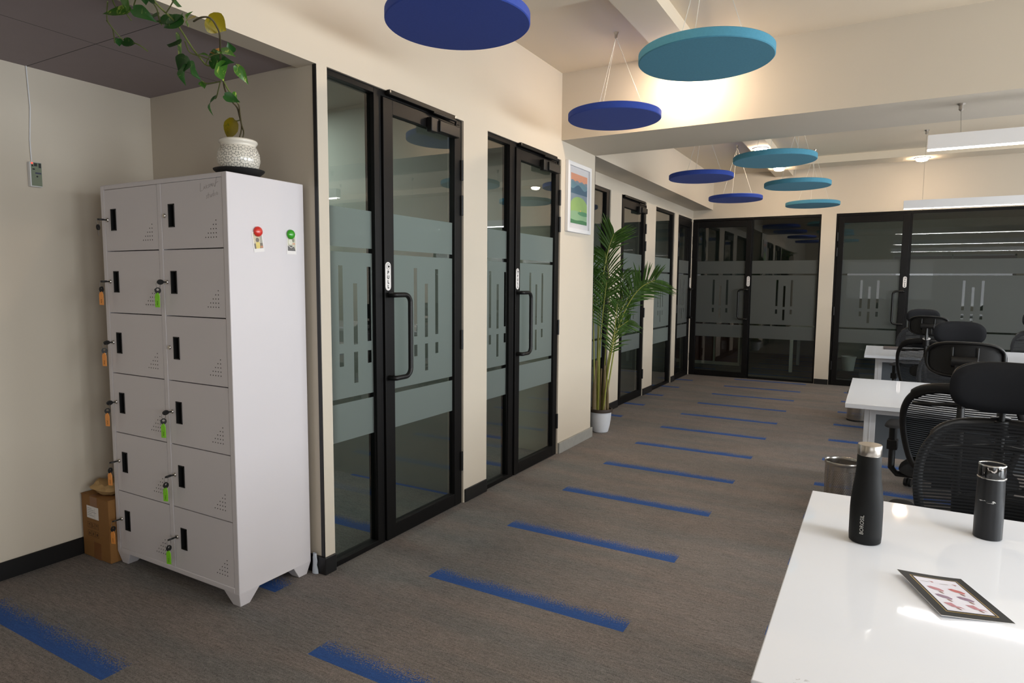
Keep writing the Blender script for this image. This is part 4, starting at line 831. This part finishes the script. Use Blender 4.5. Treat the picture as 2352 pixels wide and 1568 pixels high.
def make_chair(label):
    e = empty('office_chair', label, 'chair', group='black mesh office chairs')
    b = MB(); slab(b, .25, .235, .05, 0, 0); b.v = [(x, z+.02, .455+y-(.035*max(0, (z-.12)/.12)**2)) for x, y, z in b.v]; b.build('seat', M_pad, e, ang=60)
    loop = [(x, by(x, z)-.016, z) for x, z in HALF]+[(-x, by(x, z)-.016, z) for x, z in HALF[-2:0:-1]]
    ins = [(x*.938, y, .715+(z-.715)*.94) for x, y, z in loop]
    b = MB(); n = len(ins); b.tube(ins, [((.011 if z < .9 else .013), (.017 if z < .88 else .026)) for x, y, z in ins], 10, closed=True); b.build('backrest_frame', M_frm, e, ang=60)
    b = MB(); g = []
    zs = [.478+(.945-.478)*i/40 for i in range(41)]
    def hw(z):
        for (xa, za), (xb, zb_) in zip(HALF[:-1], HALF[1:]):
            if zb_ <= z <= za: return xb+(xa-xb)*((z-zb_)/(za-zb_) if za > zb_ else 0)
        return .0
    for z in zs: h_ = max(hw(z), .002); g.append([(h_*u, by(h_*u, z)+.007, z) for u in [-1+2*k/16 for k in range(17)]])
    b.sheet(g); b.build('backrest_mesh', M_mesh, e, ang=80)
    b = MB(); b.tube(catmull([(x, by(x, .86)-.03-.02*math.cos(x*8), .86-.02*abs(x)/.2) for x in (-.19, -.1, 0, .1, .19)], 6), (.012, .009), 8); b.tube([(0, -.32, .85), (0, -.355, .72), (0, -.30, .58), (0, -.19, .43), (0, -.05, .41)], [(.028, .016), (.03, .018), (.034, .018), (.034, .02), (.03, .02)], 10); b.build('back_spine', M_frm, e, ang=60)
    b = MB(); slab(b, .13, .055, .02, .66, by(0, .66)-.03, curve=.02, nu=12, nv=8); b.build('lumbar_pad', M_frm, e, ang=60)
    hy, hz = -.285, 1.07
    b = MB(); slab(b, .158, .085, .034, hz-.004, hy, rad=2.7, curve=.037); b.build('headrest_pad', M_pad, e, ang=60)
    b = MB(); ed = []
    for i in range(40):
        a = 2*PI*i/40; c_, s_ = math.cos(a), math.sin(a); u = math.copysign(abs(c_)**.62, c_); v = math.copysign(abs(s_)**.62, s_); ed.append((u*.148, hy-.016+.035*u*u-(.012 if v > .5 else 0), hz-.004+v*.078))
    b.tube(ed, .0075, 8, closed=True); b.build('headrest_rim', M_frm, e, ang=60)
    b = MB(); slab(b, .147, .074, .002, hz-.004, hy-.010, rad=2.9, curve=.035, nu=16, nv=8); b.build('headrest_shell', M_frm, e, ang=60)
    b = MB(); b.tube([(-.05, hy-.03, hz-.012), (.05, hy-.03, hz-.012)], .026, 14); b.box(-.035, .035, hy-.05, hy-.012, hz-.075, hz-.02)
    for x in (-.048, .048): b.tube([(x, hy-.022, hz-.01), (x, hy-.02, hz+.055)], .006, 8)
    b.tube([(0, hy-.03, hz-.03), (0, hy-.05, .95), (0, -.325, .85)], [(.035, .012), (.03, .012), (.028, .014)], 10); b.tube([(0, hy-.046, .895), (0, hy-.05, .948)], (.034, .026), 16); b.build('headrest_bracket', M_frm, e, bevel=.003, ang=45)
    b = MB(); b.lathe([(.0001, .9505), (.030, .9500), (.031, .9485)], (0, hy-.05, 0), 20); b.v = [(x*.95, (y-hy+.05)*.85+hy-.05, z+.007+(y-hy+.05)*.3) for x, y, z in b.v]; cc = b.build('collar_glint', M_wpl, e); cc['label'] = 'pale painted glint on the collar top'  # pale tilted disc stands in for the light glinting on the collar top
    for sx in (-1, 1):
        b = MB(); b.tube([(sx*.12, -.02, .425), (sx*.26, -.02, .42), (sx*.285, -.02, .45), (sx*.285, -.02, .57)], [(.03, .014)]*2+[(.026, .016)]*2, 10); b.box(sx*.285-.024, sx*.285+.024, -.05, .01, .55, .60); b.tube([(sx*.285, -.02, .59), (sx*.285, -.02, .675)], .019, 10); a = b.build('armrest', M_frm, e, bevel=.003, ang=45)
        b = MB(); slab(b, .042, .125, .014, 0, 0, nu=12, nv=16); b.v = [(x+sx*.280, z-.01, .68+y) for x, y, z in b.v]; b.build('arm_pad', M_pad, a, ang=60)
    b = MB(); b.box(-.10, .10, -.12, .14, .40, .44); b.tube([(.1, .05, .415), (.24, .06, .41)], .006, 8); b.build('tilt_mechanism', M_frm, e, bevel=.008)
    b = MB(); b.lathe([(.026, .10), (.026, .26), (.016, .262), (.016, .40)], n=18); b.build('gas_column', M_dark, e)
    b = MB(); b.lathe([(.05, .075), (.05, .125), (.03, .14)], n=20)
    for k in range(5):
        a = 2*PI*k/5+.45; c_, s_ = math.cos(a), math.sin(a); b.tube([(.03*c_, .03*s_, .112), (.2*c_, .2*s_, .098), (.31*c_, .31*s_, .08)], [(.026, .02), (.022, .016), (.018, .012)], 10)
    b.build('star_base', M_frm, e, ang=60)
    for k in range(5):
        a = 2*PI*k/5+.45; c_, s_ = math.cos(a), math.sin(a); b = MB(); cx, cy = .305*c_, .305*s_; t_ = a+.8
        d = Vector((-math.sin(t_), math.cos(t_), 0))
        for o_ in (-.014, .014): p = Vector((cx, cy, .028))+d*o_; b.tube([p-d*.009, p+d*.009], .028, 16)
        b.tube([(cx, cy, .03), (cx, cy, .085)], .008, 8); b.build('caster', M_dark, e)
    return e
CH = [(2.625, 2.36, 180, 'black mesh chair behind the near desk, its large smooth headrest at the right edge'),
      (2.632, 3.87, -6, 'black mesh chair seen from behind at the near side of the middle desk'),
      (2.765, 5.36, 180, 'black mesh chair facing the viewer from beyond the middle desk'),
      (2.690, 6.86, -12, 'black mesh chair seen from behind at the near side of the far desk'),
      (2.690, 8.24, 180, 'farthest black mesh chair left, beyond the far desk with the notebook'),
      (3.725, 8.24, 180, 'black mesh chair beyond the far desk, at the right edge before the glass')]
ch0 = make_chair(CH[0][3])
for i, (x, y, rz, lab) in enumerate(CH):
    c = ch0 if i == 0 else dup(ch0)
    c.location = (x, y, 0); c.rotation_euler = (0, 0, math.radians(rz)); c['label'] = lab
# ------------------------------------------------------------------ bottles and card on the near desk
DT = .7502
bt = empty('water_bottle', 'tall matt black bottle with steel cap at the desk corner', 'bottle', (2.243, 1.838, DT)); M_bk = mat('matt_black_coating', (17, 18, 19), .55, var=.05, spec=.25)
b = MB(); pr = [(.0001, .001), (.033, 0), (.0365, .003), (.0375, .02), (.0375, .085), (.0365, .11), (.0335, .14), (.0300, .165), (.0280, .19), (.0275, .222), (.0265, .224)]; b.lathe(pr, n=56); bo = b.build('body', M_bk, bt, ang=50)
b = MB(); b.lathe([(.0262, .223), (.0262, .2255)], n=40); b.lathe([(.0272, .2255), (.0276, .2265), (.0276, .250), (.0268, .2515), (.0001, .2515)], n=56); cp = b.build('cap', M_steel, bt, ang=40); cp['label'] = 'brushed steel cap'
vs, fs = text_geo('BOROSIL', .0125); b = MB()
def wrap(vs, r, ang0, z0, vert=True):
    out = []
    for x, y, _ in vs:
        u, v = (-y, x) if vert else (x, y)
        a = ang0+u/r; out.append((r*math.cos(a), r*math.sin(a), z0+v))
    return out
b.add(wrap(vs, .0379, math.radians(-102), .052), fs); b.build('lettering', mat('silver_print', (196, 196, 190), .4), bo, smooth=False, fix=False)
fl = empty('vacuum_flask', 'slim black flask with chrome trimmed chipped lid on the near desk', 'bottle', (2.521, 2.03, DT)); M_gb = mat('gloss_charcoal_paint', (24, 25, 28), .38, var=.04, spec=.35)
b = MB(); b.lathe([(.0001, .001), (.029, 0), (.0315, .002), (.0316, .06), (.0305, .12), (.0295, .158)], n=52); fb_ = b.build('body', M_gb, fl, ang=50)
b = MB(); b.lathe([(.0296, .158), (.0318, .159), (.0318, .1612), (.0296, .1625)], n=52); b.build('chrome_ring', M_chrome, fl, ang=50)
b = MB(); b.lathe([(.0296, .162), (.0300, .164), (.0300, .187), (.0288, .192)], n=52); b.lathe([(.0001, .1938), (.0264, .1940), (.0266, .192)], n=52); ld = b.build('lid', mat('gloss_black_lid', (14, 14, 15), .12, coat=.5), fl, ang=40)
b = MB(); b.lathe([(.0288, .191), (.0302, .1915), (.0305, .1935), (.029, .1955), (.0262, .1945), (.0262, .192)], n=52); b.build('chrome_rim', M_chrome, ld, ang=60)
b = MB()
def patch(poly, r, a0, z0): b.add([(r*math.cos(a0+u/r), r*math.sin(a0+u/r), z0+v) for u, v in poly], [tuple(range(len(poly)))])
patch([(-.012, .001), (.0095, .001), (.0085, -.006), (.004, -.0105), (-.001, -.0095), (-.004, -.006), (-.0095, -.005)], .0304, math.radians(-95), .188); patch([(-.003, .0), (.009, 0), (.004, -.0025)], .0304, math.radians(-62), .188); patch([(-.001, .002), (.001, .002), (.0004, -.003)], .0304, math.radians(-130), .174)
b.build('paint_chip', mat('worn_bare_metal', (190, 182, 178), .5), ld, smooth=False, fix=False)
b = MB()
pts = [(-.020, .0022), (-.014, .0034), (-.008, .003), (-.006, .0046), (-.003, .003), (.004, .0026), (.010, .003), (.0115, .005), (.014, .0055), (.0175, .003), (.0185, .0005), (.0135, .0012), (.015, -.0012), (.011, -.002), (.007, -.0012), (.004, -.002), (-.002, -.0008), (-.009, -.0003), (-.016, .0005)]
patch(pts, .0311, math.radians(-108), .0995); b.build('bird_mark', mat('silver_mark', (190, 190, 188), .4), fb_, smooth=False, fix=False)
# card with gold line and ink figures
cd_ = empty('photo_card', 'black bordered card with six pink and violet figures, lying on the near desk', 'card', (2.4075, 1.585, DT))
ax_w = Vector((.1245, .0435, 0)).normalized(); ax_l = Vector((.0715, -.174, 0)).normalized()
def CP(u, v, w_=0.0):      # u across 0..1, v down 0..1, slight curl of the left edge
    lift = .011*max(0, (1-u)*(1-.45*v))**1.6+.0015*(1-v)
    return ax_w*((u-.5)*.131)+ax_l*((v-.5)*.188)+Vector((0, 0, .0012+lift+w_))
def csheet(name, m, u0, u1, v0, v1, w_, parent, th=.0, nu=8, nv=10):
    b = MB(); G = [[CP(u0+(u1-u0)*i/nu, v0+(v1-v0)*j/nv, w_) for i in range(nu+1)] for j in range(nv+1)]; b.sheet(G)
    if th:
        H = [[p-Vector((0, 0, th)) for p in r] for r in G]; b.sheet([r[::-1] for r in H])
        for a, c in ((G[0], H[0]), (H[-1], G[-1]), ([r[0] for r in H], [r[0] for r in G]), ([r[-1] for r in G], [r[-1] for r in H])): b.sheet([a, c])
    return b.build(name, m, parent, fix=bool(th), ang=60)
csheet('backing', M_paper, 0, 1, 0, 1, 0, cd_, th=.001); csheet('black_border', mat('black_card_print', (20, 20, 20), .5, spec=.3), .002, .998, .002, .998, .0003, cd_)
csheet('gold_line', mat('gold_print', (176, 148, 80), .35, .5), .135, .865, .092, .908, .0006, cd_); csheet('inner_band', mat('black_card_print_2', (20, 20, 20), .5, spec=.3), .15, .85, .102, .898, .0009, cd_)
face = csheet('picture_face', mat('pale_print', (208, 206, 216), .35), .175, .825, .12, .88, .0012, cd_)
def fig(name, c, us, k=.0015):
    b = MB(); b.add([CP(.175+.65*u, .12+.76*v, k) for u, v in us], [tuple(range(len(us)))]); b.build(name, mat('figure_'+name, c, .35, var=.3, vs=240), face, smooth=False, fix=False)
for r in range(3):
    for c in range(2):
        u, v = .09+.48*c, .30+.235*r; colr = (168, 104, 112) if r != 1 else (122, 90, 114)
        if c and r == 0: colr = (176, 88, 86)
        if r < 2: fig('ink_figure', colr, [(u, v), (u+.10, v-.02), (u+.27, v+.03), (u+.33, v+.09), (u+.28, v+.125), (u+.20, v+.10), (u+.11, v+.09), (u+.03, v+.05)])
        else: fig('ink_figure', (168, 104, 114), [(u, v), (u+.18, v-.01), (u+.23, v+.08), (u+.31, v+.09), (u+.36, v+.15), (u+.29, v+.12), (u+.22, v+.125), (u+.10, v+.11), (u+.03, v+.04)])
        fig('brown_stem', (122, 80, 66), [(u+.17, v+.11), (u+.23, v+.125), (u+.27, v+.18), (u+.22, v+.185), (u+.18, v+.15)])
for u, v in ((.28, .10), (.80, .12)): fig('red_mark', (150, 60, 60), [(u, v), (u+.08, v+.005), (u+.11, v+.03), (u+.06, v+.045), (u+.05, v+.02)])
for u, v in ((.07, .13), (.5, .15)): fig('faint_line', (170, 160, 160), [(u, v), (u+.2, v), (u+.2, v+.012), (u, v+.012)])
# ------------------------------------------------------------------ steel bins
def perf():
    m = mat('perforated_steel', (186, 180, 172), .26, 1.0, var=.05, vs=30); p = m.node_tree.nodes['Principled BSDF']
    tc = N(m, 'ShaderNodeTexCoord'); sp = N(m, 'ShaderNodeSeparateXYZ'); L(m, tc.outputs['Object'], sp.inputs[0]); th = mth(m, 'ARCTAN2', sp.outputs[1], sp.outputs[0])
    V = mth(m, 'MULTIPLY', sp.outputs[2], 1/.0105); U = mth(m, 'ADD', mth(m, 'MULTIPLY', th, 58/(2*PI)), mth(m, 'MULTIPLY', mth(m, 'FLOOR', V), .5))
    a = mth(m, 'SUBTRACT', mth(m, 'FRACT', U), .5); c = mth(m, 'SUBTRACT', mth(m, 'FRACT', V), .5); r = mth(m, 'ADD', mth(m, 'MULTIPLY', a, a), mth(m, 'MULTIPLY', c, c))
    hole = mth(m, 'MULTIPLY', mth(m, 'LESS_THAN', r, .075), mth(m, 'MULTIPLY', mth(m, 'GREATER_THAN', sp.outputs[2], .03), mth(m, 'LESS_THAN', sp.outputs[2], .255)))
    tr = N(m, 'ShaderNodeBsdfTransparent'); mx = N(m, 'ShaderNodeMixShader'); L(m, hole, mx.inputs[0]); L(m, p.outputs[0], mx.inputs[1]); L(m, tr.outputs[0], mx.inputs[2]); L(m, mx.outputs[0], m.node_tree.nodes['Material Output'].inputs['Surface']); return m
M_perf = perf()
def bin_(x, y, label):
    e = empty('waste_bin', label, 'bin', (x, y, 0), group='perforated steel bins')
    b = MB(); b.lathe([(.097, .012), (.100, .285)], n=56); b.v = b.v; b.f = [f for f in b.f if len(f) == 4]; b.build('wall', M_perf, e, fix=False)
    b = MB(); b.lathe([(.1005, .28), (.1035, .284), (.1040, .298), (.1015, .302), (.0985, .299), (.0985, .284)], n=56, cap=False); b.build('rim', M_steel, e, ang=60)
    b = MB(); b.lathe([(.0001, .004), (.094, .003), (.1, .001), (.101, .013), (.098, .016), (.0001, .008)], n=48); b.build('base', M_dark, e)
bin_(2.10, 4.50, 'perforated steel bin beside the tall black bottle, under the middle desk'); bin_(2.115, 7.56, 'perforated steel bin half hidden under the middle desk edge, by the far desk')
# ------------------------------------------------------------------ things seen through the glass
M_mah = mat('red_brown_veneer', (74, 38, 30), .45, var=.25, vs=8)
e = empty('cupboard', 'red brown cupboard seen low through the far left door', 'cupboard', (-.5, 11.5, 0))
for i in range(3):
    b = MB(True); x = -1.05+i*.42; b.box(x, x+.38, 11.6, 12.0, .06, .74); b.build('door', M_mah, e, bevel=.004)
b = MB(True); b.box(-1.1, .2, 11.62, 12.05, .0, .78); b.build('carcass', mat('pale_cabinet_edge', (170, 160, 150), .5), e, smooth=False)
def odesk(x0, x1, y0, y1, label, holes=False):
    e = empty('cabin_desk', label, 'desk', ((x0+x1)/2, (y0+y1)/2, 0)); b = MB(True); b.box(x0, x1, y0, y1, .72, .745); b.build('desktop', M_wpl, e, bevel=.002)
    for x in (x0+.02, x1-.07):
        for y in (y0+.02, y1-.09): b = MB(True); b.box(x, x+.05, y, y+.07, 0, .72); b.build('leg', M_wpl, e)
    if holes:
        b = MB(True); us = [y0+.1+k*.055 for k in range(int((y1-y0-.2)/.055))]
        z0, z1, z2, z3 = .30, .36, .385, .72
        b.box(x1-.06, x1-.05, y0+.09, y1-.09, z2, z3); b.box(x1-.06, x1-.05, y0+.09, y1-.09, z0, z1-.01)
        for u in us: b.box(x1-.06, x1-.05, u, u+.022, z1-.01, z2)
        b.build('perforated_panel', M_wpl, e, smooth=False)
odesk(-1.5, -.55, 8.30, 8.99, 'white cabin desk with perforated panel behind the frosted pane', True)
odesk(1.02, 1.5, 11.2, 12.4, 'white cabin desk whose leg shows through the dark fixed pane')
b = MB(); b.lathe([(.0001, .0), (.075, .0), (.10, .2), (.108, .2), (.108, .215), (.098, .215), (.09, .19), (.0001, .19)], n=32); o = b.build('flower_pot', mat('white_glazed_pot', (168, 162, 160), .4)); o.location = (1.90, 10.98, .12); tag(o, 'white flower pot on a dark stand behind the second far glass door', 'flower pot')
b = MB(); b.box(-.16, .16, -.13, .13, 0, .03); b.box(-.15, .15, -.12, .12, .03, .119); o = b.build('plant_stand', M_dark, bevel=.006); o.location = (1.90, 10.98, 0); tag(o, 'low dark stand under the white flower pot behind the glass', 'stand')
# pale plastic bag behind the cabinet's rear leg
rb = random.Random(2); g = []
for i in range(6):
    t_ = i/5; g.append([(-.052+.016*math.cos(2*PI*k/14)*(1.1-.5*t_)+rb.uniform(-.003, .003), 2.135+.008*math.sin(2*PI*k/14)*(1.1-.4*t_), .002+.10*t_) for k in range(14)]); g[-1].append(g[-1][0])
b = MB(); b.sheet(g); o = b.build('plastic_bag', mat('pale_blue_plastic', (206, 214, 226), .35), ang=25); tag(o, 'scrap of pale plastic bag behind the rear leg of the lockers', 'plastic bag')
